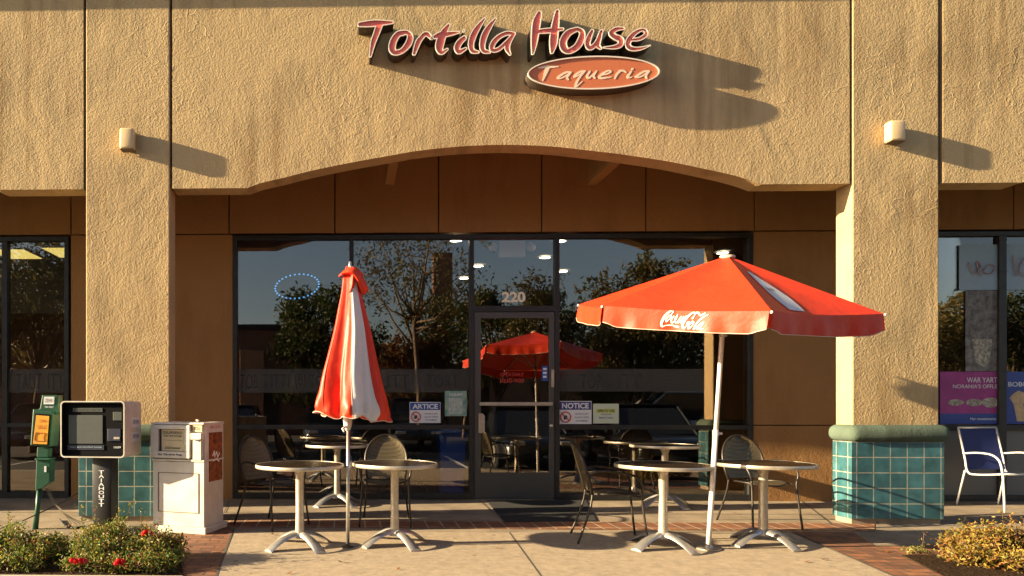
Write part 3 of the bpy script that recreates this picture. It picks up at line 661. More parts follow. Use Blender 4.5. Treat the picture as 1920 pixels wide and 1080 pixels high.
TQ = [[(222,270,6),(300,258,16),(400,256,15),(496,252,7)], [(350,262,30),(318,350,22),(284,442,9)],
 [(672,330,11),(610,330,13),(530,372,15),(488,408,14),(530,414,10),(600,380,11),(672,332,12)], [(668,336,12),(620,400,14),(636,430,11)],
 [(866,312,10),(800,322,13),(736,366,14),(720,394,12),(770,376,9),(866,314,11)], [(862,316,12),(800,390,14),(752,470,15),(740,530,12),(832,458,6)],
 [(934,320,13),(898,380,15),(920,410,13),(980,360,10),(1026,316,11)], [(1020,322,12),(986,380,14),(1006,410,11)],
 [(1100,372,8),(1180,350,11),(1226,322,11),(1190,308,11),(1110,350,15),(1066,396,15),(1110,412,14),(1236,396,5)],
 [(1350,306,13),(1310,360,15),(1282,414,11)], [(1318,346,9),(1380,306,13),(1436,330,10)],
 [(1508,318,12),(1470,370,16),(1462,406,12),(1520,396,6)], [(1522,286,14),(1528,284,14)],
 [(1756,314,11),(1690,318,13),(1610,364,15),(1572,396,13),(1640,392,10),(1756,318,12)], [(1750,322,13),(1714,376,15),(1722,414,12)]]
place(curve_mesh(strokes_contours([[Tpt(*q) for q in s] for s in TQ], 0, .0035), .1545, .157), "script_lettering", "oval_text", of, world=True)

# ================================================================== glass stickers and interior things
def flat_sign(name, px0, px1, y0, y1, Y, base, label, cat, th=.004, r=0, group=None):
    A, B = S(px0, y0, Y), S(px1, y1, Y); w_, h_ = B.x - A.x, A.z - B.z
    t = thing(name, ((A.x + B.x) / 2, Y, (A.z + B.z) / 2), label, cat, group)
    MB().box(-w_ / 2, w_ / 2, -th, 0, -h_ / 2, h_ / 2, r).build("sign_panel" if "sign" in name else "sheet", base, t)
    return t, w_, h_
YF = YG + .012
for nm, p0, p1, y0, y1, hd, bl, lab in (("window_sign", 768, 826, 754, 793, "ARTICE", "sign_blue", "small white warning sticker with a light blue header left of the door"), ("window_sign", 1048, 1109, 752, 795, "NOTICE", "sign_navy", "small white warning sticker with a navy header right of the door")):
    t, w_, h_ = flat_sign(nm, p0, p1, y0, y1, YF, "sign_white", lab, "sign", .004, 0, "warning stickers beside the door")
    MB().box(-w_ * .485, w_ * .485, -.0055, -.004, h_ * .12, h_ * .47).build("header", bl, t)
    text_obj("header_text", hd, "sign_white", t, 0, -.007, h_ * .295, w_ * .82, h_ * .24, bold=.03)
    c = []; rr = h_ * .22
    for k_ in range(24): c.append((-w_ * .30 + rr * math.cos(k_ * PI / 12), -.006, -h_ * .2 + rr * math.sin(k_ * PI / 12)))
    mb = MB(); mb.tube(c, rr * .13, 6, closed=True); mb.tube([(-w_ * .30 - rr * .7, -.006, -h_ * .2 + rr * .7), (-w_ * .30 + rr * .7, -.006, -h_ * .2 - rr * .7)], rr * .12, 6); mb.build("prohibition_ring", "sign_red", t)
    MB().tube([(-w_ * .34, -.0055, -h_ * .30), (-w_ * .31, -.0055, -h_ * .22), (-w_ * .27, -.0055, -h_ * .14)], [rr * .16, rr * .32, rr * .2], 8).build("pictogram", "sign_black", t)
    for q, (tx, ww) in enumerate((("NOTES IS LEFT", .42), ("ALLOW OFFICE", .44), ("ON PREMISES.", .38))): text_obj("small_text", tx, "sign_navy", t, w_ * .2, -.0055, -h_ * (.06 + .15 * q), w_ * ww, h_ * .075, bold=.01)
t, w_, h_ = flat_sign("window_notice", 1112, 1160, 757, 794, YF, "sign_cream", "pale green rounded card with a yellow stripe right of the navy-headed sticker", "sign")
MB().box(-w_ * .38, w_ * .36, -.0052, -.004, h_ * .04, h_ * .24).build("stripe", "sign_lime", t); text_obj("stripe_text", "OPEN TO TAKE", "sign_black", t, 0, -.006, h_ * .14, w_ * .66, h_ * .13, bold=.02)
text_obj("small_text", "WALKUP", "sign_black", t, 0, -.0055, -h_ * .04, w_ * .4, h_ * .06); text_obj("small_text", "Delivered Contact", "sign_blue", t, 0, -.0055, -h_ * .2, w_ * .55, h_ * .1)
t, w_, h_ = flat_sign("window_poster", 834, 875, 733, 780, YG + .006, "poster_teal", "teal poster with a pale sheet in the window corner left of the door", "poster")
MB().box(-w_ * .32, w_ * .3, -.006, -.004, -h_ * .42, h_ * .22).build("sheet", "poster_white", t)
text_obj("poster_text", "SALSA BAR", "sign_white", t, 0, -.007, h_ * .36, w_ * .6, h_ * .12)
t, w_, h_ = flat_sign("door_sticker", 1016, 1027, 686, 714, YG, "sign_blue", "narrow blue accessibility sticker on the door glass", "sticker")
for q in range(3): MB().box(-w_ * .3, w_ * .3, -.006, -.004, h_ * (.22 - .26 * q), h_ * (.36 - .26 * q)).build("pictogram", "sign_white", t)
t = thing("hours_lettering", S(960, 708, YG - .001), "faint red opening hours lettering on the door glass", "lettering")
text_obj("text_line", "OPEN DAILY", "sign_red", t, 0, 0, .04, .30, .05, bold=0); text_obj("text_line", "1030-900", "sign_red", t, 0, 0, -.04, .30, .05, bold=0)
# house number on the transom
p = S(963, 557, YG + .012); nb = text_mesh("220", .30, .135, 0, .035); nb.transform(Matrix.Translation((0, -.002, 0)))
o = place(nb, "address_number", "number_gold"); o.location = p; tag(o, "cream house number 220 on the glass above the door", "number")
# accent: blue LED oval
t = thing("led_sign", S(557, 537, 2.4), "oval of small blue lights hanging behind the left window", "sign")
m = MB()
for i in range(30):
    a_ = 2 * PI * i / 30; x_, z_ = .31 * math.cos(a_), .17 * math.sin(a_) + .03 * math.cos(a_)
    m.box(x_ - .011, x_ + .011, -.01, 0, z_ - .009, z_ + .009)
m.build("bulb_ring", "blue_led", t)
# ceiling lamps
spots = [(855, 450, "recessed round ceiling lamp nearest the glass left of the door"), (870, 521, "recessed round ceiling lamp low beside the door's left frame"), (897, 498, "recessed round ceiling lamp in the left half of the transom pane"), (1022, 482, "recessed round ceiling lamp in the right half of the transom pane"), (1055, 508, "recessed round ceiling lamp just right of the transom"), (1050, 451, "recessed round ceiling lamp near the top of the mullion right of the door"), (1355, 473, "recessed round ceiling lamp just above the open umbrella's cap")]
for a_, b_, lab in spots:
    q = Zp(a_, b_, ZI - .01); t = thing("ceiling_lamp", q, lab, "ceiling lamp", "round lamps in the restaurant ceiling")
    MB().lathe([(.075, 0), (.10, 0), (.10, -.012), (.078, -.012)], seg=20).build("trim_ring", "white_plastic", t); MB().lathe([(0, -.002), (.077, -.002), (.077, -.006), (0, -.006)], seg=20).build("diffuser", "lamp_glow", t)
for (a_, b_), lab in (((30, 474), "yellow fluorescent ceiling panel at the left edge of the left window"), ((128, 471), "yellow fluorescent ceiling panel beside the left pier")):
    q = Zp(a_, b_, ZI - .012); t = thing("ceiling_panel_lamp", q, lab, "ceiling lamp", "fluorescent panels behind the left window")
    MB().box(-.27, .27, -.32, .32, -.02, .012).build("housing", "white_plastic", t); MB().box(-.24, .24, -.29, .29, -.026, -.021).build("diffuser", "troffer_glow", t)
# emergency light over the door, inside
q = S(961, 465, YG + .35); t = thing("emergency_light", q, "white emergency light box with two lamp heads over the door", "lamp")
MB().box(-.17, .17, 0, .08, -.12, .14, .01).build("housing", "white_plastic", t)
for s in (-1, 1): MB().lathe([(0, -.05), (.05, -.045), (.062, 0), (.055, .02), (0, .022)], seg=18, mtx=Matrix.Translation((s * .25, .02, .02)) @ Matrix.Rotation(R(90), 4, 'X')).build("lamp_head", "white_plastic", t, smooth=True)
# blue bin
def bin_():
    q = S(845, 925, 1.98); t = thing("recycling_bin", (q.x, 1.98, .02), "tall blue recycling bin behind the glass left of the door", "bin")
    t0 = [(-.17, -.2), (.17, -.2), (.17, .2), (-.17, .2)]
    MB().grid([[(x * s, y * s, z) for x, y in t0] for s, z in ((.0, .0), (.82, 0), (.84, .02), (1.0, .78), (1.06, .78), (1.06, .81), (0, .81))], closed=True).build("body", "bin_blue", t)
    MB().grid([[(x * s, y * s + o_, z) for x, y in t0] for s, z, o_ in ((0, .812, 0), (1.08, .812, 0), (1.06, .86, 0), (.5, .90, .02), (0, .90, .02))], closed=True).build("lid", "bin_blue", t)
bin_()
# posters of the right window
t, w_, h_ = flat_sign("window_banner", 1762, 1871, 697, 795, YF, "magenta", "purple banner with three dessert cups in the window right of the teal based pier", "banner")
MB().box(-w_ * .5, w_ * .5, -.0055, -.004, -h_ * .5, -h_ * .3).build("lower_stripe", "poster_blue", t)
text_obj("headline", "WAR YART", "sign_white", t, w_ * .22, -.007, h_ * .34, w_ * .52, h_ * .1, bold=0); text_obj("headline", "NORANIA'S OFFLE", "sign_white", t, w_ * .1, -.007, h_ * .22, w_ * .76, h_ * .075, bold=0)
text_obj("small_text", "Har monatioonts", "sign_white", t, w_ * .24, -.007, -h_ * .40, w_ * .44, h_ * .05)
for q, (ex, rz) in enumerate(((-.24, .07), (.08, .08), (.36, .11))):
    MB().lathe([(0, 0), (w_ * .13, .0), (w_ * .145, .003), (0, .003)], seg=24, mtx=Matrix.Translation((w_ * ex, -.0055, -h_ * .09)) @ Matrix.Diagonal((1, 1, rz / .1 * .55, 1)) @ Matrix.Rotation(R(90), 4, 'X')).build("dessert_picture", "cream_food", t)
t, w_, h_ = flat_sign("window_banner", 1884, 1995, 697, 795, YF, "poster_blue", "blue banner with a large ice cream at the photo's right edge", "banner")
MB().prism([(-w_ * .43, 0), (-w_ * .36, h_ * .08), (-w_ * .28, h_ * .14), (-w_ * .18, h_ * .1), (-w_ * .12, -h_ * .02), (-w_ * .2, -h_ * .12), (-w_ * .12, -h_ * .45), (-w_ * .3, -h_ * .45), (-w_ * .36, -h_ * .12)], -.007, -.005).build("ice_cream_picture", "tan_food", t)
text_obj("headline", "BOBO", "sign_white", t, -w_ * .28, -.007, h_ * .26, w_ * .34, h_ * .09); text_obj("headline", "DELI", "sign_white", t, w_ * .2, -.007, h_ * .26, w_ * .3, h_ * .09)
t, w_, h_ = flat_sign("window_poster", 1810, 1869, 545, 696, YG + .010, "poster_photo", "tall grey poster of an ice cream sundae above the purple banner", "poster")
MB().prism([(-w_ * .3, -h_ * .1), (w_ * .34, -h_ * .1), (w_ * .26, -h_ * .38), (w_ * .05, -h_ * .45), (-w_ * .2, -h_ * .38)], -.007, -.005).build("cup_picture", "cream_food", t)
MB().lathe([(0, 0), (w_ * .36, 0), (w_ * .34, .003), (0, .003)], seg=20, mtx=Matrix.Translation((0, -.0055, h_ * .12)) @ Matrix.Rotation(R(90), 4, 'X')).build("sundae_picture", "poster_photo", t)
t, w_, h_ = flat_sign("window_poster", 1798, 1990, 459, 543, YG + .004, "poster_haze", "wide pale blue panel with unlit neon script at the top of the right window", "sign")
st_ = [[(-.42, .1, .01), (-.36, -.15, .01), (-.30, .0, .01), (-.34, .12, .01), (-.30, -.2, .01)], [(-.22, .05, .01), (-.27, -.1, .01), (-.2, -.15, .01), (-.16, 0, .01), (-.22, .06, .01)], [(-.08, .25, .01), (-.11, -.2, .01), (-.04, -.1, .01)], [(.02, .25, .01), (.05, -.2, .01)], [(.12, .2, .01), (.08, -.1, .01), (.16, -.2, .01), (.2, .1, .01)]]
m = MB()
for s in st_: m.tube(catmull([(a_ * w_, -.02, b_ * h_) for a_, b_, c_ in s], 5), .008, 6)
m.build("neon_script", "neon_off", t)
# ------------------------------------------------------------------ door mat
m = MB(); q = [G(912, 940), G(1098, 939), G(1118, 978), G(946, 980)]
m.prism([(p.x, p.y) for p in q], 0, .008, axis='z')
o = m.build("door_mat", "mat_black"); o.location.z = gz(1.0) + .004; tag(o, "black rubber mat on the pavement in front of the door", "door mat")
me = o.data
for v in me.vertices: v.co.z += SL * (v.co.y - 1.0)

# ================================================================== furniture
def table(loc, label, scale=1.0, h=.74, Rr=.40, group="round pedestal tables on the pavement", base="aluminium", rot=R(22)):
    t = thing("pedestal_table", loc, label, "table", group, rot)
    MB().lathe([(0, h - .012), (Rr - .012, h - .012), (Rr - .012, h), (0, h)], seg=56).build("tabletop", "tabletop", t)
    MB().lathe([(Rr - .013, h - .03), (Rr - .004, h - .03), (Rr, h - .024), (Rr, h - .006), (Rr - .004, h + .0015), (Rr - .012, h + .0015), (Rr - .012, h - .002), (Rr - .03, h - .012), (Rr - .03, h - .028)], seg=56).build("table_rim", "aluminium_worn", t, auto=50)
    MB().lathe([(.038, .10), (.040, .12), (.036, .35), (.038, h - .10), (.05, h - .06), (.10, h - .032), (.10, h - .014), (0, h - .014)], seg=24).build("pedestal", "aluminium_worn", t, auto=50)
    MB().lathe([(0, .13), (.05, .13), (.055, .12), (.055, .085), (0, .08)], seg=24).build("hub", base, t, auto=50)
    for k in range(4):
        a = k * PI / 2 ; rows = []
        for i in range(9):
            u = i / 8; r_ = .03 + u * .30; z = .115 * (1 - u ** 2.0) + .006; wd = .034 + .024 * u; th_ = .024 - .008 * u
            sec = [(-wd, -th_ * .6), (-wd * .8, th_ * .3), (0, th_), (wd * .8, th_ * .3), (wd, -th_ * .6), (0, -th_ * .4)]
            rows.append([(r_ * math.cos(a) - s * math.sin(a), r_ * math.sin(a) + s * math.cos(a), max(.0, z + q)) for s, q in sec])
        m = MB(); m.grid(rows, closed=True); m.b.verts.ensure_lookup_table()
        e0, e1 = m.b.verts[:6], m.b.verts[-6:]; m.b.faces.new(e0); m.b.faces.new(e1[::-1]); bmesh.ops.recalc_face_normals(m.b, faces=m.b.faces[:])
        m.build("foot", base, t, auto=50)
    return t
def gp_(px, py): p = G(px, py); return (p.x, p.y, gz(p.y))
table(gp_(562, 1026), "round pedestal table left of the closed umbrella", rot=R(38), Rr=.395)
table(gp_(740, 1021), "round pedestal table right of the closed umbrella", rot=R(30), Rr=.385)
table(gp_(1243, 1027), "round pedestal table left of the open umbrella's pole", rot=R(26), Rr=.405)
table(gp_(1431, 1021), "round pedestal table right of the open umbrella's pole", rot=R(20), Rr=.415)
pb = S(632, 940, 1.08); table((pb.x, 1.08, gz(1.08)), "round table against the glass behind the closed umbrella", rot=R(40), Rr=.39)
pb = S(1247, 940, 1.08); table((pb.x, 1.08, gz(1.08)), "round table against the glass behind the open umbrella's left table", rot=R(20), Rr=.40)

def chair(loc, rotz, label):
    """bistro armchair facing local -y"""
    t = thing("metal_armchair", loc, label, "chair", "mesh armchairs at the tables", rotz)
    zs = .445
    # back frame with arms and legs
    def backpt(a, r=1.0):   # rounded back: a 0..pi from right to left over the top; reclined
        x = .225 * math.cos(a) * r; zz = .66 + .255 * math.sin(a) * r if math.sin(a) > 0 else .66
        y = .20 + (zz - zs) * .26 + .035 * (1 - abs(math.cos(a))) ; return Vector((x, y, zz))
    hoop = [Vector((.20, .20, zs)), Vector((.222, .225, .56))] + [backpt(i * PI / 16) for i in range(17)] + [Vector((-.222, .225, .56)), Vector((-.20, .20, zs))]
    MB().tube(hoop, .0130, 8).build("back_frame", "chair_metal", t, smooth=True)
    rows = []
    for i in range(13):
        z = .47 + (.905 - .47) * i / 12
        if z < .66: hw = .205 + (z - .47) * .08
        else: hw = .222 * math.sqrt(max(0, 1 - ((z - .66) / .25) ** 2))
        rows.append([(hw * (k / 8 - .5) * 2, .20 + (z - zs) * .26 + .035 * math.sqrt(max(0, 1 - (k / 4 - 1) ** 2)) * (.3 + .7 * (z - .45) / .45), z) for k in range(9)])
    MB().grid(rows).build("backrest", "chair_mesh", t, smooth=True)
    rim = []
    for i in range(28): a = 2 * PI * i / 28; rim.append(Vector((.225 * math.cos(a), .0 + .225 * math.sin(a) * (1.0 if math.sin(a) > 0 else 1.05), zs + .012 * math.cos(2 * a))))
    MB().tube(rim, .009, 8, closed=True).build("seat_frame", "chair_metal", t, smooth=True)
    rows = [[(v.x * s, v.y * s, v.z * 1 - .018 * (1 - s * s)) for v in rim] for s in (.02, .4, .75, .98)]
    MB().grid(rows, closed=True).build("seat", "chair_mesh", t, smooth=True)
    for s in (-1, 1):
        arm = catmull([(s * .224, .235, .63), (s * .262, .13, .665), (s * .272, -.02, .655), (s * .268, -.15, .625), (s * .255, -.215, .54), (s * .238, -.215, .44), (s * .246, -.235, .25), (s * .262, -.265, .002)], 5)
        n_ = len(arm); cut = 24
        MB().tube(arm[:cut], .0105, 8).build("armrest", "chair_metal", t, smooth=True); MB().tube(arm[cut - 1:], .0105, 8).build("leg", "chair_metal", t, smooth=True)
        leg = catmull([(s * .20, .195, .46), (s * .212, .225, .30), (s * .245, .33, .002)], 6); MB().tube(leg, .0105, 8).build("leg", "chair_metal", t, smooth=True)
        MB().tube([(s * .222, -.10, zs), (s * .236, -.215, zs - .004)], .007, 6).build("seat_bracket", "chair_metal", t, smooth=True)
    return t
c = G(512, 985); chair((c.x, c.y, gz(c.y)), R(50), "mesh armchair turned right at the far left table")
c = G(723, 981); chair((c.x, c.y, gz(c.y)), R(-4), "mesh armchair with sunlit back behind the table right of the closed umbrella")
c = G(1146, 1013); chair((c.x, c.y, gz(c.y)), R(80), "mesh armchair seen from the side left of the open umbrella's tables")
c = G(1424, 985); chair((c.x, c.y, gz(c.y)), R(6), "mesh armchair behind the table right of the open umbrella's pole")
def back_chair(px, Y, rz, lab):
    c = S(px, 900, Y); return chair((c.x, Y, .02), rz, lab)
back_chair(752, 2.1, R(-82), "dark mesh armchair indoors below the sticker with the light blue header")
back_chair(1133, 2.1, R(95), "dark mesh armchair indoors below the pale green card")

# blue sling chair
def sling_chair(loc, rz):
    t = thing("sling_chair", loc, "navy blue sling chair with white frame beside the teal tiled pier", "chair", None, rz)
    for s in (-1, 1):
        MB().tube(catmull([(s * .25, .30, .95), (s * .25, .22, .60), (s * .25, .18, .42), (s * .25, .05, .40), (s * .25, -.22, .43)], 5), .011, 8).build("side_rail", "chair_white", t, smooth=True)
        MB().tube(catmull([(s * .27, .22, .64), (s * .28, .02, .66), (s * .28, -.16, .63), (s * .28, -.24, .48), (s * .28, -.27, .0)], 5), .011, 8).build("leg", "chair_white", t, smooth=True)
        MB().tube(catmull([(s * .265, .20, .44), (s * .27, .25, .22), (s * .275, .30, 0)], 4), .011, 8).build("leg", "chair_white", t, smooth=True)
    rows = [[(x, y + .012 * (1 - (x / .25) ** 2), z) for x in (-.245, -.12, 0, .12, .245)] for y, z in [(.30, .94), (.26, .78), (.22, .60), (.185, .45)]]
    MB().grid(rows).build("backrest", "sling_blue", t, smooth=True)
    rows = [[(x, y, z - .015 * (1 - (x / .25) ** 2)) for x in (-.245, -.12, 0, .12, .245)] for y, z in [(.17, .42), (.05, .405), (-.1, .41), (-.22, .43)]]
    MB().grid(rows).build("seat", "sling_blue", t, smooth=True)
    MB().tube([(-.25, -.22, .43), (.25, -.22, .43)], .011, 8).build("cross_bar", "chair_white", t, smooth=True); MB().tube([(-.25, .30, .95), (.25, .30, .95)], .012, 8).build("cross_bar", "chair_white", t, smooth=True)
c = S(1880, 948, .95); sling_chair((c.x, .95, gz(.95)), R(6))

# ================================================================== open umbrella
def quad(a, b, c, d, nu, nv, sag=0):
    return [[(Vector(a).lerp(Vector(b), j / nv)).lerp(Vector(d).lerp(Vector(c), j / nv), i / nu) for j in range(nv + 1)] for i in range(nu + 1)]
pbase = Vector(gp_(1328, 1030)); YU = pbase.y
YU = -1.45; ctr = Vector((3.077, YU, 2.060)); RU = 1.150
um = thing("patio_umbrella", pbase, "open red hexagonal parasol on a white pole over the right tables", "umbrella")
TILT = Matrix.Translation(ctr) @ Matrix.Rotation(R(9.0), 4, 'X') @ Matrix.Rotation(R(1.8), 4, 'Y')
HA = .44; APX = Vector((.075, 0, HA)); TH0 = R(39)
cor = [Vector((RU * math.cos(-TH0 - k * PI / 3), RU * math.sin(-TH0 - k * PI / 3), 0)) for k in range(6)]   # k=0 right, 1 front right, 2 front left, 3 left
m = MB()
for k in range(6):
    A, B = cor[k], cor[(k + 1) % 6]; rows = []; NU, NV = 14, 14
    for i in range(NU + 1):
        u = .045 + .955 * i / NU; row = []
        for j in range(NV + 1):
            v = j / NV; p = APX.lerp(A.lerp(B, v), u); s = math.sin(PI * v) ** 1.2
            out = (A + B).normalized(); p -= (Vector((0, 0, 1)) * .9 + out * .4) * (.05 * s * u * (1.6 - u))
            p += Vector((0, 0, 1)) * (.006 * math.sin(9 * v + 5 * u + k) * s * u) - out * (.05 * s * u ** 4)
            row.append(TILT @ p)
        rows.append(row)
    m.grid(rows)
bmesh.ops.remove_doubles(m.b, verts=m.b.verts[:], dist=.002); bmesh.ops.recalc_face_normals(m.b, faces=m.b.faces[:])
can = m.build("canopy", "canvas_red", um, world=True, auto=14)
VH = .155
vals = []
for k in range(6):
    A, B = cor[k], cor[(k + 1) % 6]; out = (A + B).normalized(); rows = []; NV = 40
    for i in range(7):
        u = i / 6; row = []
        for j in range(NV + 1):
            v = .012 + .976 * j / NV; s = math.sin(PI * v); p = A.lerp(B, v); p -= (Vector((0, 0, 1)) * .9 + out * .4) * (.035 * s ** 1.2 * .6); p -= out * (.035 * s ** 1.2)
            notch = .035 * max(0, 1 - min(v, 1 - v) / .09) ** .6
            p.z -= (VH - notch + .004 * math.sin(7 * v + k)) * u
            p += out * (.010 * u * math.sin(17 * v + 2 * k) + .006 * u * math.sin(41 * v + k) + .003 + .01 * u)
            row.append(TILT @ p)
        rows.append(row)
    mb = MB(); mb.grid(rows); vl = mb.build("valance", "canvas_red", um, world=True, smooth=True)
    MB().tube([r + Vector((0, 0, 0)) for r in rows[-1]], .003, 6).build("piping", "piping", vl, world=True, smooth=True)
    vals.append((vl, rows))
# logo on the front valance
vl, rows = vals[1]
def U(u, v, r): return (u / 1920 * 120, v / 960 * 60, r / 18.5)
CC = [[(620,300,22),(600,262,18),(520,290,30),(400,410,44),(325,560,44),(310,680,36),(350,730,20),(450,690,12),(620,682,20),(740,705,30),(830,712,22)],
 [(600,330,16),(540,420,14)], [(520,400,18),(440,500,22),(440,580,24),(510,520,20),(580,420,18),(520,395,16)],
 [(650,420,20),(590,520,26),(610,610,24),(690,560,18),(740,460,16),(760,370,16)], [(760,380,18),(690,510,24),(730,600,20),(820,520,18),(870,430,16)],
 [(880,420,18),(820,520,22),(800,600,20),(880,540,16),(960,420,18),(900,600,18),(980,520,14),(1030,400,18)],
 [(1230,460,26),(1270,400,16),(1300,320,16),(1220,300,22),(1080,420,34),(980,560,40),(950,680,38),(1000,750,26),(1090,660,14),(1160,560,14)],
 [(1270,310,18),(1380,300,28),(1470,370,26),(1600,310,20)], [(1150,560,18),(1080,620,20),(1100,560,16)],
 [(1250,540,22),(1160,640,24),(1140,750,22),(1220,700,18),(1290,580,20),(1250,540,16)],
 [(1700,340,10),(1560,420,22),(1440,520,28),(1330,680,26),(1310,760,24),(1400,680,14)],
 [(1560,560,20),(1460,640,22),(1420,750,22),(1500,700,16),(1590,560,16)], [(1600,560,16),(1520,700,20),(1540,760,18),(1610,720,12)]]
st = [[U(*q) for q in s] for s in CC]
cont = strokes_contours(st, 0, .45)
lme = curve_mesh(cont, 0, 0.0)
# map logo px (120 x 60 region of the photograph's valance) on the valance surface
fa, fb = rows[0][0], rows[0][-1]
def onval(u, v):   # u along valance 0..1 from its left end, v 0..1 downward
    j = (1 - u) * 40; i = min(5.999, max(0, v * 6)); j0 = min(39, int(j)); i0 = int(i); fj, fi = j - j0, i - i0
    a = rows[i0][j0].lerp(rows[i0][j0 + 1], fj); b = rows[i0 + 1][j0].lerp(rows[i0 + 1][j0 + 1], fj); return a.lerp(b, fi)
nrm = (TILT.to_3x3() @ (cor[1] + cor[2]).normalized())
for v in lme.vertices:
    x, z = v.co.x, v.co.z
    pxx, pyy = 1220 + x, 560 + z
    u = (pxx - 1130) / (1443 - 1130); u = u * 5.82 / (5.06 + (1 - u) * 0 + u * 0.76); vv = (pyy - 576) / 36.0
    v.co = onval(u, min(.97, max(.02, vv))) + nrm * .004
place(lme, "script_logo", "print_white", vl, world=True)
# white ribbon on the right panel
A, B = cor[0], cor[1]
def onpanel(u, v, lift=.006):
    p = APX.lerp(A.lerp(B, v), u); s = math.sin(PI * v) ** 1.2; out = (A + B).normalized(); p -= (Vector((0, 0, 1)) * .9 + out * .4) * (.05 * s * u * (1.6 - u)); p += Vector((0, 0, 1)) * (.006 * math.sin(9 * v + 5 * u + 0) * s * u) - out * (.05 * s * u ** 4)
    return TILT @ (p + Vector((0, 0, lift)))
rows_ = []
for i in range(17):
    u = .30 + .64 * i / 16; v0 = .69 + .0 * u; ve = .042 + .06 * math.sin(PI * (u - .28) / .8); rows_.append([onpanel(u, v0 - ve * 1.1 + ve * 2.2 * q / 3) for q in range(4)])
rb = MB().grid(rows_).build("ribbon_stripe", "canvas_white", can, world=True, smooth=True)
tm = text_mesh("TEQUILA", 1, 1, 0, .02)
for v in tm.vertices:
    u = .62 - v.co.z * .05; q = .72 - v.co.x * .12; v.co = onpanel(u, q, .012)
place(tm, "ribbon_text", "sign_black", can, world=True)
MB().lathe([(0, .022), (.05, .02), (.058, .01), (.06, .0), (.04, -.01)], seg=20, mtx=TILT @ Matrix.Translation((APX.x, 0, HA - .012))).build("cap", "piping", um, world=True, smooth=True)
hubp = TILT @ Vector((APX.x, 0, HA - .06)); lo = pbase.lerp(hubp, .80)
for k in range(6):
    e = TILT @ (cor[k] * .99 - Vector((0, 0, .012))); rbx = MB().tube([hubp, e], .009, 6).build("rib", "aluminium_worn", um, world=True)
    MB().tube([lo - Vector((0, 0, .08)), hubp.lerp(e, .5)], .007, 6).build("strut", "aluminium_worn", rbx, world=True)
    MB().lathe([(0, -.012), (.009, -.007), (.010, .0), (.008, .008), (0, .012)], seg=10, mtx=Matrix.Translation(TILT @ (cor[k] * 1.004 - Vector((0, 0, .008))))).build("rib_tip", "pole_white", um, world=True, smooth=True)
pj = pbase.lerp(hubp, .42)
jt = pbase.lerp(hubp, .7)
MB().tube([pbase, pj], .021, 16).build("lower_pole", "pole_white", um, world=True, smooth=True)
MB().tube([pj, jt, hubp], .0185, 16).build("upper_pole", "pole_white", um, world=True, smooth=True)
MB().tube([pj - Vector((0, 0, .03)), pj + Vector((0, 0, .02))], .0235, 16).box(pj.x + .02, pj.x + .05, pj.y - .01, pj.y + .01, pj.z - .02, pj.z + .0).build("collar", "pole_white", um, world=True)
MB().tube([lo - Vector((0, 0, .12)), lo - Vector((0, 0, .04))], .032, 14).build("runner", "aluminium_worn", um, world=True, smooth=True)
MB().lathe([(0, .004), (.10, .004), (.10, .012), (.04, .02), (.03, .04), (0, .04)], c=pbase, seg=24).build("floor_plate", "aluminium_worn", um, world=True)

# ================================================================== closed umbrella
cb = Vector(gp_(652, 1027)); YC = cb.y
cu_ = thing("patio_umbrella", cb, "closed red parasol with one white panel on a silver pole", "umbrella")
prof = [(500, 657, 9), (520, 657, 15), (545, 658, 19), (580, 659, 27), (620, 660, 36), (660, 659, 45), (700, 658, 54), (735, 659, 61), (755, 660, 66), (772, 661, 68), (781, 662, 66)]
NA = 96; rows_ = []
for i, (py, cx_, hw) in enumerate(catmull([(a, b, c) for a, b, c in prof], 4)):
    c_ = S(cx_, py, YC); r_ = hw / 211.0; row = []; tt = i / (len(prof) * 4 - 4)
    for k in range(NA):
        a = 2 * PI * k / NA
        fold = 1 + (.06 + .17 * tt) * math.sin(5 * a + 2.6 + .5 * math.sin(3 * tt + a)) * (1 - .35 * math.cos(a)) + (.03 + .06 * max(0, tt - .6) / .4 * math.sin(24 * tt)) * math.sin(19 * a + 9 * tt) * tt + .05 * math.sin(3 * a + 2.2) * tt + .05 * math.sin(5 * a + 13 * tt) * max(0, tt - .5) + .055 * tt ** .7 * math.sin(13 * a + 1.4 + 1.2 * math.sin(2.2 * tt + 2 * a)) + .03 * math.sin(7 * a - 22 * tt) * max(0, tt - .7) / .3
        x = r_ * .90 * fold * math.cos(a); y = r_ * .78 * fold * math.sin(a)
        z = c_.z
        if tt > .55: z += ((tt - .55) / .45) ** 2 * (.018 * math.sin(4 * a + .6) + .014 * math.sin(9 * a) - .03 * math.cos(a + .3)) 
        row.append(Vector((c_.x + x, YC + y, z)))
    rows_.append(row)
m = MB(); m.grid(rows_, closed=True); m.b.faces.ensure_lookup_table(); m.b.faces.index_update()
for f in m.b.faces:
    c_ = f.calc_center_median(); zt = (S(0, 500, YC).z - c_.z) / (S(0, 500, YC).z - S(0, 781, YC).z); ax = cu_.location.x + .02
    ang = math.degrees(math.atan2(c_.y - YC, c_.x - S(659, 600, YC).x)) % 360
    if 72 <= f.index % NA < 86: f.material_index = 1
bmesh.ops.recalc_face_normals(m.b, faces=m.b.faces[:])
cc = m.build("folded_canopy", ["canvas_red", "canvas_white"], cu_, world=True, smooth=True)
MB().tube([p for p in rows_[-1]], .0045, 6, closed=True).build("piping", "piping", cc, world=True, smooth=True)
for k in (58, 72, 86): MB().tube([rw[k] for rw in rows_], .0028, 5).build("panel_seam", "piping" if k == 72 else "canvas_red", cc, world=True, smooth=True)
inner = []
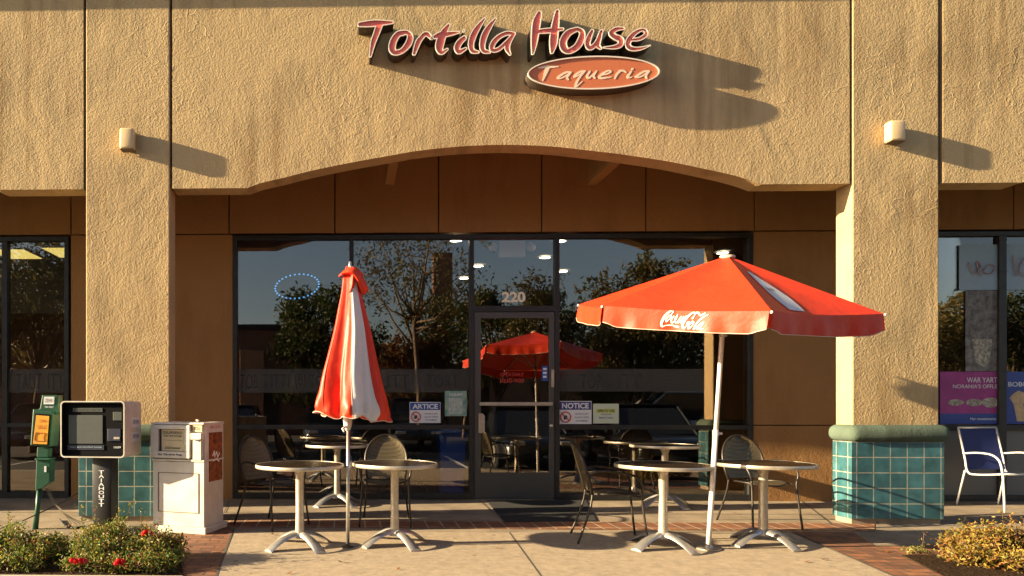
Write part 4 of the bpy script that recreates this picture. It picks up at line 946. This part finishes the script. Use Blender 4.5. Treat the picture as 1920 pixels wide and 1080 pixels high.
for s in (1, .8, .3):
    inner.append([Vector((rows_[-1][k].x * s + (1 - s) * S(660, 780, YC).x, YC + (rows_[-1][k].y - YC) * s, rows_[-1][k].z + (1 - s) * .12)) for k in range(NA)])
MB().grid(inner, closed=True).build("canopy_lining", "canvas_red", cc, world=True, smooth=True)
# crumpled vent flap on top
def flap(path, width, name):
    rows_ = []
    for i, (px, py, yy) in enumerate(catmull(path, 5)):
        c_ = S(px, py, YC + yy); n_ = len(path) * 5; t_ = i / n_
        w_ = width * (.75 + .35 * math.sin(PI * t_) + .12 * math.sin(11 * t_))
        rows_.append([c_ + Vector((w_ * .4 * math.cos(a) * (1 + .2 * math.sin(3 * a + 4 * t_)), w_ * math.sin(a) * .8, w_ * .5 * math.sin(a + 1.0) * (1 + .25 * math.sin(4 * a + 7 * t_)))) for a in [2 * PI * k / 18 for k in range(18)]])
    m = MB(); m.grid(rows_, closed=True); m.b.verts.ensure_lookup_table(); m.b.faces.new(m.b.verts[:18]); m.b.faces.new(m.b.verts[-18:][::-1]); bmesh.ops.recalc_face_normals(m.b, faces=m.b.faces[:])
    return m.build(name, "canvas_red", cu_, world=True, smooth=True)
flap([(638, 514, -.02), (650, 508, -.06), (664, 510, -.07), (674, 524, -.05), (682, 540, -.01), (686, 548, .02)], .058, "vent_flap")
flap([(660, 503, -.02), (662, 512, -.06), (661, 530, -.065), (659, 543, -.05)], .045, "vent_flap")
flap([(645, 520, 0), (660, 506, 0), (676, 520, .02)], .06, "vent_flap")
tp = S(657, 497, YC)
MB().tube([cb, S(653, 800, YC)], .0165, 14).build("lower_pole", "aluminium", cu_, world=True, smooth=True)
MB().tube([S(653, 812, YC), S(656, 500, YC), tp + Vector((0, 0, .03))], .0145, 14).build("upper_pole", "aluminium", cu_, world=True, smooth=True)
kq = S(652, 789, YC); MB().lathe([(0, -.09), (.022, -.085), (.036, -.04), (.042, .02), (.036, .06), (.02, .075), (0, .078)], c=kq, seg=18).build("crank_housing", "pole_white", cu_, world=True, smooth=True)
MB().tube([kq + Vector((-.02, -.03, -.05)), kq + Vector((-.045, -.05, -.07)), kq + Vector((-.03, -.06, -.095))], .010, 8).build("crank_handle", "pole_white", cu_, world=True, smooth=True)
MB().lathe([(0, .004), (.055, .004), (.055, .010), (.03, .016), (0, .016)], c=cb, seg=20).build("floor_plate", "bronze", cu_, world=True)

# ================================================================== news racks
# white box
q = G(383, 1002); ang = R(-17)
wr = thing("newspaper_box", (q.x, q.y, gz(q.y)), "white newspaper vending box with a food advert on its side", "newspaper box", None, ang)
W_, D_, H_ = .575, .40, 1.085      # local: x -W..0, y 0..D
MB().box(-W_ - .02, .03, -.03, D_ + .03, 0, .065, .006).build("base_plinth", "rack_white", wr)
MB().box(-W_, 0, 0, D_, .065, .70, .006).build("lower_cabinet", "rack_white", wr)
MB().box(-W_ + .06, -.06, -.006, .001, .20, .205).box(-W_ + .06, -.06, -.006, .001, .585, .59).box(-W_ + .06, -W_ + .065, -.006, .001, .205, .585).box(-.065, -.06, -.006, .001, .205, .585).build("panel_trim", "rack_seam", wr)
MB().box(-W_ - .005, .005, -.012, D_ + .004, .703, .722, .003).box(-W_, 0, .02, D_, .722, H_ - .02, .006).build("upper_cabinet", "rack_white", wr)
MB().box(-W_ - .012, .006, -.02, D_ + .008, H_ - .02, H_, .006).build("lid", "rack_white", wr)
xs = -.145
d = MB(); d.box(-W_ - .01, xs, -.03, .018, .735, .80, .004); d.box(-W_ - .01, xs, -.03, .018, 1.02, 1.06, .004); d.box(-W_ - .01, -W_ + .075, -.03, .018, .80, 1.02, .004); d.box(xs - .06, xs, -.03, .018, .80, 1.02, .004)
dr = d.build("display_door", "rack_white", wr); MB().box(-W_ + .075, xs - .06, -.002, .016, .80, 1.02).build("window_recess", "ink", dr)
np_ = MB().box(-W_ + .105, xs - .075, -.008, -.003, .805, 1.015).build("newspaper_page", "newsprint", dr)
xc = (-W_ + .105 + xs - .075) / 2
text_obj("headline", "DEURREAD", "ink", np_, xc, -.010, .985, .22, .026); text_obj("headline", "THE TAPE HOUSE", "ink", np_, xc, -.010, .952, .20, .022); text_obj("small_text", "Local news and weather today", "ink", np_, xc, -.010, .91, .20, .012, bold=0); text_obj("headline", "DADimennen", "ink", np_, xc, -.010, .835, .17, .022)
text_obj("door_text", "Be Tit ema Rep", "ink", dr, (-W_ + xs) / 2, -.0315, .768, .27, .024, bold=.03)
cb_ = MB().box(xs + .02, -.01, -.045, .02, .92, .985, .006).build("coin_mechanism", "rack_white", wr); MB().box(xs + .03, -.025, -.02, .02, .72, .915, .004).build("coin_plate", "rack_white", wr)
MB().box(-.035, -.02, -.055, -.045, .90, .925).build("coin_slot", "sign_black", wr)
MB().box(xs + .02, -.02, -.006, .02, .995, 1.06, .003).build("price_window", "newsprint", wr); text_obj("price_text", "25c", "ink", wr, -.075, -.0075, 1.03, .07, .03)
MB().box(-.11, -.08, .03, .06, H_, H_ + .03, .004).build("lock_stub", "aluminium_worn", wr)
RX = Matrix.Rotation(R(90), 4, 'Z')
MB().box(.001, .004, .09, D_ - .03, .50, .985).build("advert_sheet", "ad_dark", wr)
MB().tube([(.0055, .16, .75), (.0055, .19, .80), (.0055, .2, .74), (.0055, .24, .79), (.0055, .26, .73), (.0055, .30, .77)], .008, 6).tube([(.0055, .17, .70), (.0055, .23, .72), (.0055, .29, .69)], .007, 6).build("advert_script", "print_white", wr)
text_obj("advert_text", "EPK CR 99", "sign_red", wr, .003, .22, 1.035, .20, .026, rot=RX)

# black tv style box on post
q = G(196, 996); Yb = q.y
tv = thing("newspaper_box", (q.x, q.y, gz(q.y)), "black and white screen-fronted newspaper box on a single black post", "newspaper box", None, R(-4))
def lz(py): return S(190, py, Yb).z - gz(Yb)
def lx(px): return (S(px, 800, Yb).x - q.x)
z0, z1 = lz(856), lz(752); x0, x1 = lx(126), lx(247)
MB().box(x0, x1, -.05, .30, z0, z1, .035, 4).build("case", "rack_white", tv, auto=40)
def rr(i_, r_=.04):
    out = []
    for cx_, cz_, a0 in ((x1 - i_ - r_, z1 - i_ - r_, 0), (x0 + i_ + r_, z1 - i_ - r_, 90), (x0 + i_ + r_, z0 + i_ + r_, 180), (x1 - i_ - r_, z0 + i_ + r_, 270)):
        for q_ in range(7): a = R(a0 + 15 * q_); out.append((cx_ + r_ * math.cos(a), cz_ + r_ * math.sin(a)))
    return out
place(curve_mesh([rr(.0), rr(.012, .032)], .02, .165), "hood", "rack_white", tv)
place(curve_mesh([rr(.0125, .032), rr(.022, .026)], .05, .160), "hood_lining", "black_plastic", tv)
place(curve_mesh([rr(.023, .026)], .052, .130), "bezel", "black_plastic", tv)
MB().box(lx(139), lx(204), -.137, -.132, lz(831), lz(778), .004, 2).build("screen", "grey_screen", tv)
h_ = MB().box(lx(147), lx(203), -.136, -.132, lz(772), lz(765)).build("header_plate", "grey_screen", tv); text_obj("header_text", "PERIOD ROP", "sign_black", tv, lx(175), -.1375, lz(768.5), .27, .022)
MB().box(lx(137), lx(206), -.136, -.132, lz(842), lz(833)).build("footer_plate", "navy_dark", tv); text_obj("footer_text", "news and classified listings", "poster_pale", tv, lx(172), -.1375, lz(837), .32, .018, bold=0)
MB().box(lx(213), lx(238), -.140, -.132, lz(826), lz(803), .004).build("coin_panel", "navy_dark", tv); MB().box(lx(223), lx(240), -.137, -.132, lz(788), lz(772), .004).build("side_window", "grey_screen", tv)
MB().box(lx(216), lx(222), -.136, -.132, lz(812), lz(806)).box(lx(225), lx(236), -.1445, -.14, lz(822), lz(818)).build("coin_labels", "aluminium_worn", tv); text_obj("case_text", "10:09", "sign_white", tv, lx(231), -.1335, lz(837), .07, .02)
for a, b, c_ in (((1.0), .62, "sticker"), (1.0, .36, "sticker")):
    zz = z0 + (z1 - z0) * b; MB().box(x1 - .001, x1 + .003, .02, .22, zz - .055, zz + .045).build("side_sticker", "sign_white", tv); text_obj("sticker_text", "RENT NOW", "blue_ink", tv, x1 + .004, .12, zz, .16, .04, rot=RX)
MB().box(lx(177), lx(214), -.06, .12, 0, z0, .012).build("post", "black_post", tv, auto=40)
MB().box(lx(172), lx(222), -.09, .16, 0, .02, .004).build("foot_plate", "black_post", tv)
for i, ch in enumerate("TAIAHOUTT"): text_obj("post_letter", ch, "sign_white", tv, lx(195), -.0625, lz(884 + i * 7.6), .055 if ch != 'I' else .012, .034, bold=.02)

# green rack, leaning
q = G(80, 992)
gr = thing("flyer_rack", (q.x, q.y, gz(q.y)), "narrow green flyer rack with a yellow card leaning on a thin post", "flyer rack")
Yg = q.y
def P(px, py, dy=0): s = S(px, py, Yg); return Vector((s.x - q.x, dy, s.z - gz(Yg)))
def pr(px, d0, d1, bev=.006): return MB().prism([(P(a, b).x, P(a, b).z) for a, b in px], d0, d1, bev=bev)
pr([(80, 765), (84, 741), (113, 741), (113, 765), (115, 771), (108, 778), (76, 768)], -.06, .06).build("header_box", "rack_green", gr)
pr([(88, 744), (107, 744), (106, 758), (87, 758)], -.066, -.061, 0).build("header_card", "sign_white", gr); text_obj("header_text", "ZEHS", "ink", gr, P(97, 751).x, -.068, P(97, 751).z, .075, .035)
text_obj("header_text", "TAX HELP", "sign_white", gr, P(97, 763).x, -.0625, P(97, 763).z, .09, .018)
pr([(70, 767), (107, 772), (102, 837), (65, 834)], -.10, .10, .01).build("display_case", "rack_green", gr)
pr([(75, 775), (103, 777), (99, 834), (69, 832)], -.106, -.101, 0).build("case_rim", "black_plastic", gr)
yc = pr([(77, 778), (101, 780), (97, 832), (71, 831)], -.111, -.107, 0).build("yellow_card", "yellow_card", gr)
text_obj("card_text", "OPEN", "orange_ink", gr, P(90, 789).x, -.113, P(90, 789).z, .075, .03); text_obj("card_text", "SALE", "orange_ink", gr, P(88, 800).x, -.113, P(88, 800).z, .09, .04)
MB().tube([P(76, 810, -.112), P(92, 811, -.112), P(91, 826, -.112), P(74, 825, -.112)], .005, 6, closed=True).build("card_outline", "orange_ink", gr)
pr([(74, 838), (95, 840), (94, 857), (73, 857)], -.05, .05).build("neck", "rack_green", gr)
pr([(73, 858), (100, 858), (99, 862), (72, 862)], -.085, .06, .004).build("shelf", "rack_green", gr)
pr([(73, 862), (99, 862), (98, 903), (88, 912), (71, 919)], -.06, .06).build("lower_case", "rack_green", gr)
pr([(88, 873), (92, 873), (92, 884), (88, 884)], -.064, -.061, 0).build("keyhole_sticker", "sign_white", gr)
MB().tube([P(74, 917, 0), P(71, 950, 0), P(66, 992, 0)], [.028, .024, .03], 10).build("post", "rack_green", gr, smooth=True)
MB().tube([P(69, 925, .03), P(66, 960, .05), P(64, 975, .06)], .013, 8).build("rear_strut", "rack_green", gr, smooth=True)
# wire tangle and cable on the ground
def spl(px, dy=0): return [(S(a, b, Yg + dy).x, Yg + dy + c_, max(gz(Yg + dy + c_) + .006, S(a, b, Yg + dy).z)) for a, b, c_ in px]
wt = thing("wire_bundle", (S(120, 980, Yg).x, Yg, gz(Yg)), "loose thin wires hanging from the green rack to the pavement", "wire")
for k in range(4): MB().tube(catmull(spl([(83 + k * 2, 916, .02), (98 + k * 3, 940 + k * 2, .0), (122 + k * 4, 966, -.02 * k), (136 + k * 5, 984, .03 * k)]), 5), .0032, 5).build("wire_strand", "wire", wt, world=True)
cbp = catmull(spl([(128, 930, .25), (100, 948, .15), (74, 962, .0), (40, 978, -.1), (0, 990, -.15)]), 5)
o = MB().tube(cbp, .006, 6).build("power_cable", "cable_black"); tag(o, "thin black cable running behind the green flyer rack", "cable")
o = MB().tube(catmull([(*G(a, b).xy, gz(G(a, b).y) + .012) for a, b in ((112, 976), (122, 988), (140, 992), (155, 990), (170, 996))], 5), .010, 6).build("drip_hose", "cable_black"); tag(o, "short black hose lying at the foot of the tiled left pier", "hose")

# ================================================================== planting
def leaf_cloud(name, pts, size, material, parent, rnd, nvert=4):
    n = len(pts); P_ = np.array(pts); rg = np.random.default_rng(rnd)
    d = rg.normal(size=(n, 3)); d /= np.linalg.norm(d, axis=1)[:, None]; e = rg.normal(size=(n, 3)); e -= (e * d).sum(1)[:, None] * d; e /= np.linalg.norm(e, axis=1)[:, None]
    s = size * rg.uniform(.6, 1.25, size=(n, 1)); a = d * s; b = e * s * .42; nn = np.cross(d, e) * s * .18
    V = np.stack([P_ - a, P_ + b + nn, P_ + a, P_ - b + nn], 1).reshape(-1, 3)
    F = np.arange(4 * n).reshape(-1, 4)
    me = bpy.data.meshes.new(name); me.from_pydata(V.tolist(), [], F.tolist()); me.update()
    return place(me, name, material, parent)
def shrub(loc, label, lobes, n, size, material, rnd, flowers=(), sprigs=8):
    """lobes: (x,y,z,rx,ry,rz) relative"""
    t = thing("rose_shrub" if flowers else "shrub", loc, label, "shrub", "shrubs in the planting beds")
    rg = np.random.default_rng(rnd); pts = []
    wts = np.array([l[3] * l[5] for l in lobes]); wts = wts / wts.sum()
    # clumps: leaves gather round twig tips
    for li, l in enumerate(lobes):
        nt = int(n * wts[li] / 22)
        for _ in range(nt):
            v = rg.normal(size=3); v /= np.linalg.norm(v); v[2] = abs(v[2]) if rg.random() < .75 else v[2]; r = rg.uniform(.25, 1.0) ** .4 * (1 + .12 * rg.normal())
            c_ = np.array(l[:3]) + v * r * np.array(l[3:]); k = rg.integers(12, 32)
            pts.append(c_ + rg.normal(size=(k, 3)) * .026)
    stems = []
    for _ in range(sprigs):
        l = lobes[rg.integers(len(lobes))]; x, y = l[0] + rg.uniform(-.8, .8) * l[3], l[1] + rg.uniform(-.7, .7) * l[4]
        z = l[2] + l[5] * .7; tip = np.array([x + rg.normal() * .04, y, z + rg.uniform(.08, .2)]); base_ = np.array([x, y, z - .15]); stems.append((base_, tip))
        for u in np.linspace(.3, 1, 6): pts.append(base_ + (tip - base_) * u + rg.normal(size=(5, 3)) * .016)
    pts = np.concatenate(pts); pts = pts[pts[:, 2] > .0]
    leaf_cloud("foliage", pts, size, material, t, rnd)
    m = MB()
    for l in lobes:
        for _ in range(9): m.tube([(l[0] + rg.normal() * .04, l[1] + rg.normal() * .04, 0), (l[0] + rg.uniform(-.4, .4) * l[3], l[1] + rg.uniform(-.4, .4) * l[4], l[2] * .8), (l[0] + rg.uniform(-.9, .9) * l[3], l[1] + rg.uniform(-.8, .8) * l[4], l[2] + l[5] * rg.uniform(.1, .8))], [.007, .005, .003], 5)
    for a, b in stems: m.tube([a, b], .002, 4)
    m.build("stems", "twig", t)
    for f in flowers:
        m = MB()
        for k in range(16):
            a = k * 2.4; r_ = .007 + .0018 * k; tl = .35 + k * .05
            mt = Matrix.Translation(Vector(f) + Vector((r_ * math.cos(a), r_ * math.sin(a), .018 - .001 * k))) @ Euler((tl * math.sin(a) * -1, tl * math.cos(a), a)).to_matrix().to_4x4()
            m.grid([[mt @ Vector((-.012, -.008, 0)), mt @ Vector((-.014, .008, .004)), mt @ Vector((0, .015, .008))], [mt @ Vector((0, -.013, 0)), mt @ Vector((0, 0, -.004)), mt @ Vector((.010, .012, .006))], [mt @ Vector((.012, -.008, 0)), mt @ Vector((.016, 0, .004)), mt @ Vector((.016, .008, .010))]])
        m.build("rose_flower", "rose", t)
    return t
def bed(name, px, kpx):
    pts = [G(a, b) for a, b in px]; m = MB(); m.sheet([(p.x, p.y, gz(p.y) + .012) for p in pts]); tag(m.build(name, "soil"), kind="structure")
bed("planting_bed", [(-300, 1022), (100, 1016), (300, 1022), (335, 1040), (348, 1092), (-330, 1092)], None)
bed("planting_bed", [(1692, 1043), (2100, 1036), (2250, 1150), (1850, 1150), (1775, 1085)], None)
q0, q1 = G(-330, 1087), G(343, 1087); m = MB(); m.box(q0.x, q1.x, q1.y - .09, q1.y + .03, gz(q1.y) - .05, gz(q1.y) + .025, .008); tag(m.build("planter_kerb", "paint_curb"), kind="structure")
def PL(px, py, Y): s = S(px, py, Y); return s
Y1 = -1.75
def sloc(px, Y=Y1): s = S(px, 1050, Y); return Vector((s.x, Y, gz(Y)))
L1 = sloc(55); L2 = sloc(205); L3 = sloc(290)
def rel(px, py, Y, L): s = S(px, py, Y); return (s.x - L.x, Y - L.y, s.z - L.z)
shrub(L1, "leafy yellow-green shrub at the bottom left corner", [(-.14, 0, .10, .26, .24, .17), (.16, .02, .07, .20, .22, .15), (-.42, 0, .09, .24, .24, .17), (.02, -.15, .05, .3, .16, .12), (0, -.36, .03, .26, .10, .08)], 9000, .0155, "leaf_shrub", 11, [rel(146, 1056, -2.24, L1), rel(155, 1053, -2.22, L1), rel(139, 1053, -2.22, L1)], 6)
shrub(L2, "rose shrub with a tall centre sprig in front of the black posted box", [(-.08, 0, .11, .22, .22, .17), (.05, 0, .19, .10, .12, .13), (.12, -.1, .07, .22, .2, .13), (-.05, -.2, .05, .2, .12, .1), (0, -.36, .03, .26, .10, .08)], 7500, .0150, "leaf_shrub", 12, [rel(226, 1054, -2.26, L2), rel(222, 1059, -2.27, L2)], 7)
shrub(L3, "rose shrub with a red bloom in front of the white newspaper box", [(-.05, 0, .10, .22, .2, .16), (.14, -.05, .06, .16, .2, .13), (.05, -.2, .04, .2, .12, .09), (0, -.36, .03, .26, .10, .08)], 6500, .0150, "leaf_shrub", 13, [rel(273, 1004, -1.85, L3), rel(276, 1000, -1.85, L3)], 5)
L4 = sloc(1855, -1.6); shrub(L4, "golden leaved shrub in the planting bed at the bottom right corner", [(-.10, 0, .09, .24, .26, .15), (.12, .1, .13, .2, .2, .15), (-.28, -.14, .04, .18, .18, .09), (.38, 0, .08, .22, .24, .15), (0, -.3, .04, .28, .2, .10)], 9500, .0165, "leaf_gold", 14, (), 9)
L5 = sloc(1715, -1.35); shrub(L5, "tiny low dark plant at the tip of the right planting bed", [(0, 0, .01, .10, .06, .03)], 260, .011, "leaf_shrub", 15, (), 1)
# fallen leaves
i = 0
for a, b in ((512, 1004), (745, 1070), (540, 1078), (722, 963), (1510, 1056), (1546, 1052), (1660, 1037), (1376, 964), (930, 1030), (640, 1056)):
    p = G(a, b); m = MB(); r = random.uniform(0, 6); L_ = .035
    m.grid([[Vector((p.x + L_ * u * math.cos(r) - v * math.sin(r), p.y + L_ * u * math.sin(r) + v * math.cos(r), 0)) + Vector((0, 0, .010 + .012 * abs(u) + gz(p.y))) for v in (-.012 * (1 - u * u), .012 * (1 - u * u) + .001)] for u in (-1, -.5, 0, .5, 1)])
    o = m.build("fallen_leaf", "leaf_fallen"); tag(o, "small dry reddish leaf fallen on the pavement", "leaf", "fallen leaves on the pavement")

# ================================================================== what the glass mirrors: the car park behind the camera
def mir(px, py, dv):      # pixel in the reflection, virtual distance in front of camera -> real point
    d = ray(px, py); p = CP + d * (dv / d.y); return Vector((p.x, 2 * (YG + .02) - p.y, p.z))
def tree(base, h, cr, label, material, rnd, n=5200, kind="broadleaf_tree", trunk_h=.35, lobes=9, size=.10, sparse=1.0):
    t = thing(kind, base, label, "tree", "trees across the car park"); rg = np.random.default_rng(rnd)
    m = MB(); top = h * trunk_h; lean = rg.normal() * .15
    m.tube([(0, 0, -.1), (lean * .3, 0, top * .5), (lean, 0, top), (lean * 1.2, 0, h * .8)], [.11, .085, .07, .02], 9)
    lb = []; tr = t
    for k in range(lobes):
        a = rg.uniform(0, 2 * PI); r = rg.uniform(.2, .75) * cr; z = top + (h - top) * rg.uniform(.12, .85); c_ = np.array([lean + r * math.cos(a), r * math.sin(a), z]); lb.append((c_, cr * rg.uniform(.28, .5)))
        s0 = np.array([lean, 0, top * rg.uniform(.75, 1.25)]); m.tube([s0, (s0 + c_) / 2 + np.array([0, 0, -.08 * cr]), c_], [.05, .032, .012], 6)
        for _ in range(3): e = c_ + rg.normal(size=3) * lb[-1][1] * .7; m.tube([c_, e], [.012, .005], 4)
    m.build("trunk", "bark", t, smooth=True)
    pts = []
    for c_, r in lb:
        nc = int(n / lobes / 18)
        for _ in range(nc):
            v = rg.normal(size=3); v /= np.linalg.norm(v); q = c_ + v * r * rg.uniform(.35, 1.1) * np.array([1, 1, .8]); k = rg.integers(10, 26); pts.append(q + rg.normal(size=(k, 3)) * .13)
    leaf_cloud("crown", np.concatenate(pts), size, material, t, rnd)
    return t
def tr(px, toppx, dv, wpx, lab, mt, rnd, **k):
    b = mir(px, 780, dv); h = mir(px, toppx, dv).z + .2; k['n'] = int(k.get('n', 5000) * 1.5); k['lobes'] = int(k.get('lobes', 9) * 1.4); tree((b.x, b.y, -.215), h, wpx * .72 * dv / FPX, lab, mt, rnd, **k)
tr(610, 512, 25, 150, "dense round dark green tree left of the centre of the car park", "leaf_tree", 21, n=9000, trunk_h=.25, lobes=14)
tr(790, 400, 22, 250, "tall thin olive tree with bare upper twigs", "leaf_olive", 22, n=2600, trunk_h=.5, lobes=12, size=.07)
tr(775, 595, 30, 110, "small rust coloured autumn tree", "leaf_autumn", 23, n=5200, trunk_h=.3, lobes=10)
tr(870, 540, 31, 170, "dark green tree behind the rust coloured tree", "leaf_tree", 24, n=7000, trunk_h=.25, lobes=12)
tr(930, 525, 26, 110, "small dark tree opposite the restaurant door", "leaf_tree", 25, n=5000, trunk_h=.3, lobes=10)
tr(1020, 512, 24, 130, "open branched olive tree right of the door's reflection", "leaf_olive", 26, n=4500, trunk_h=.35, lobes=10, size=.08)
tr(1200, 462, 26, 190, "broad green tree on the right of the car park", "leaf_olive", 27, n=8500, trunk_h=.3, lobes=14)
tr(1130, 560, 32, 200, "low dark hedge-like tree on the right", "leaf_tree", 28, n=8000, trunk_h=.2, lobes=14)
tr(1300, 570, 33, 170, "dark tree at the far right of the car park", "leaf_tree", 29, n=6500, trunk_h=.2, lobes=12)
tr(60, 430, 21, 220, "tall autumn tree facing the left window", "leaf_olive", 30, n=7000, trunk_h=.35, lobes=14)
tr(130, 500, 28, 200, "dark evergreen facing the left window", "leaf_tree", 31, n=7000, trunk_h=.25, lobes=12)
tr(-40, 520, 26, 180, "rust brown tree at the far left of the car park", "leaf_autumn", 32, n=6000, trunk_h=.3, lobes=12)
tr(1800, 545, 27, 170, "grey green tree facing the right window", "leaf_olive", 33, n=6500, trunk_h=.3, lobes=12)
tr(1900, 560, 30, 200, "dark tree at the far right facing the right window", "leaf_tree", 34, n=6500, trunk_h=.2, lobes=12)
tr(700, 600, 35, 220, "dark tree at the back of the car park", "leaf_tree", 35, n=8000, trunk_h=.15, lobes=14)
# far building
def farb(px0, px1, py, dv, lab, cols):
    a, b = mir(px0, py, dv), mir(px1, py, dv); x0, x1 = min(a.x, b.x), max(a.x, b.x); t = thing("shop_building", ((x0 + x1) / 2, a.y, -.21), lab, "building")
    hw = (x1 - x0) / 2; H = a.z + .2
    MB().box(-hw, hw, -8, 0, 0, H, .02).build("wall", cols[0], t); MB().box(-hw - .1, hw + .1, -8.1, .12, H, H + .25, .02).build("parapet", cols[1], t)
    k = int(hw * 2 / 3.2)
    for i in range(k):
        x = -hw + (i + .5) * 2 * hw / k; wn = MB().box(x - .9, x + .9, .0, .06, .5, 2.6, .01).build("window", "frame", t); MB().box(x - .82, x + .82, .06, .07, .6, 2.5).build("pane", "far_glass", wn)
    MB().box(-hw * .35, hw * .05, .0, .3, 0, H * .8, .02).build("pilaster_wall", "far_wall_tan", t)
farb(380, 600, 618, 34, "low brown shop building across the car park on the left", ("far_wall", "interior_dark"))
farb(640, 1500, 690, 40, "long low tan shop building behind the trees", ("far_wall_tan", "far_wall"))
farb(-150, 180, 640, 38, "low brown shop building facing the left window", ("far_wall", "interior_dark"))
farb(1700, 2100, 640, 36, "long tan shop building facing the right window", ("far_wall_tan", "far_wall"))
q = mir(829, 475, 33); t = thing("sign_tower", (q.x, q.y, -.21), "slim dark red pylon standing among the trees", "pylon")
MB().box(-.45, .45, -.25, .25, 2.6, q.z + .2, .02).build("cabinet", "far_wall", t); MB().box(-.3, -.2, -.1, .1, 0, 2.6).build("post", "bronze", t); MB().box(.2, .3, -.1, .1, 0, 2.6).build("post", "bronze", t)
# cars
def car(loc, rz, body, label, L=4.6, W=1.82, H=1.45, suv=False):
    t = thing("parked_car", loc, label, "car", "cars in the car park", rz)
    hb = .80 if not suv else .95
    def sec(y, w, zlo, zhi, n=10):
        pts = []
        for i in range(n + 1):
            a = PI * i / n; c_ = math.cos(a); s_ = math.sin(a); x = w / 2 * (abs(c_) ** .28) * (1 if c_ >= 0 else -1); z = zlo + (zhi - zlo) * (s_ ** .42) ; pts.append((x, y, z))
        return pts
    ys = [(-L / 2, W * .70, .38, .55), (-L / 2 + .1, W * .86, .28, .66), (-L / 2 + .5, W * .97, .24, .76), (-L / 2 + 1.2, W, .24, hb), (0, W, .24, hb + .02), (L / 2 - 1.0, W, .24, hb + .05), (L / 2 - .3, W * .96, .26, hb + .03), (L / 2 - .05, W * .86, .32, hb - .08), (L / 2, W * .78, .42, hb - .2)]
    m = MB(); m.grid([sec(*y) for y in ys]); m.b.verts.ensure_lookup_table(); m.b.faces.new(m.b.verts[:11]); m.b.faces.new(m.b.verts[-11:][::-1]); bmesh.ops.recalc_face_normals(m.b, faces=m.b.faces[:]); m.build("body", body, t, auto=50)
    g = [(-L / 2 + 1.15, .62), (-L / 2 + 1.95, 1), (L / 2 - 1.5, 1), (L / 2 - (.35 if suv else .8), .66 if not suv else .86)]
    z0, z1 = hb - .03, H - .04
    A = [[(-W * .46, g[0][0], z0), (W * .46, g[0][0], z0)], [(-W * .37, g[1][0], z1), (W * .37, g[1][0], z1)], [(-W * .37, g[2][0], z1 - .01), (W * .37, g[2][0], z1 - .01)], [(-W * .45, g[3][0], z0), (W * .45, g[3][0], z0)]]
    m = MB(); b = m.b; V = [[b.verts.new(p) for p in r] for r in A]
    for r0, r1 in zip(V, V[1:]): b.faces.new((r0[0], r0[1], r1[1], r1[0]))
    b.faces.new([r[0] for r in V]); b.faces.new([r[1] for r in V][::-1]); b.faces.new((V[0][0], V[3][0], V[3][1], V[0][1])); bmesh.ops.recalc_face_normals(b, faces=b.faces[:])
    bmesh.ops.bevel(b, geom=b.edges[:], offset=.05, segments=2, affect='EDGES'); m.build("cabin_glass", "car_glass", t)
    MB().box(-W * .375, W * .375, g[1][0] - .05, g[2][0] + .05, z1 - .005, z1 + .05, .02).build("roof", body, t)
    m = MB()
    for s in (-1, 1):
        for a_, b_ in zip(A, A[1:]):
            i_ = 0 if s < 0 else 1; m.tube([Vector(a_[i_]) + Vector((s * .01, 0, 0)), Vector(b_[i_]) + Vector((s * .01, 0, .01))], .035, 6)
    m.build("pillars", body, t)
    for s in (-1, 1):
        for y in (-L / 2 + .85, L / 2 - .9):
            wh = MB().lathe([(0, -.1), (.30, -.1), (.33, -.07), (.33, .07), (.30, .1), (0, .1)], seg=24, mtx=Matrix.Translation((s * (W / 2 - .1), y, .33)) @ Matrix.Rotation(R(90), 4, 'Y')).build("wheel", "tyre", t, auto=40)
            MB().lathe([(0, 0), (.2, 0), (.21, .02), (0, .03)], seg=20, mtx=Matrix.Translation((s * (W / 2 + .005), y, .33)) @ Matrix.Rotation(R(90 * s), 4, 'Y')).build("rim", "aluminium", wh)
        MB().box(s * W * .30 - .16, s * W * .30 + .16, -L / 2 + .02, -L / 2 + .14, .54, .66, .03).build("headlight", "head_lamp", t)
        MB().box(s * (W / 2 + .09) - .08, s * (W / 2 + .09) + .08, -L / 2 + 1.45, -L / 2 + 1.6, hb, hb + .13, .03).build("wing_mirror", body, t)
    MB().box(-.45, .45, -L / 2 + .02, -L / 2 + .08, .36, .50, .01).build("grille", "black_plastic", t)
    return t
def cr_(px, dv, rz, body, lab, **k): p = mir(px, 780, dv); car((p.x, p.y, -.212), rz, body, lab, **k)
def cx_(X, Y, rz, body, lab, **k): car((X, Y, -.212), rz, body, lab, **k)
cx_(7.1, -6.6, R(184), "car_black", "black saloon parked facing the restaurant opposite the open umbrella", H=1.48)
cx_(9.85, -6.5, R(180), "car_blue", "dark blue saloon parked next to the black one", H=1.5)
cx_(4.3, -7.2, R(181), "car_black", "low black saloon parked nearest the restaurant door", H=1.42)
cx_(12.6, -6.6, R(179), "car_black", "black off-road car at the right end of the parked row", H=1.7, suv=True)
cx_(12.4, -15.5, R(90), "car_white", "white van-like car parked farther back", H=1.95, suv=True, L=5)
cx_(-.6, -13.6, R(180), "car_blue", "dark blue car parked opposite the closed umbrella", H=1.6, suv=True)
cx_(2.2, -13.2, R(182), "car_black", "black off-road car parked opposite the left window's poster", H=1.7, suv=True)
cx_(-3.4, -9.3, R(178), "car_black", "black saloon at the left end of the parked row", H=1.46)
cx_(-9, -10, R(180), "car_black", "black car seen in the far left window", H=1.5)
b = mir(980, 830, 16.5); shrub(Vector((b.x, b.y, -.2)), "round green bush in the car park island facing the door", [(0, 0, .35, .6, .4, .35), (.5, 0, .3, .45, .4, .3), (-.5, 0, .3, .4, .4, .3)], 5200, .035, "leaf_shrub", 41, (), 5)
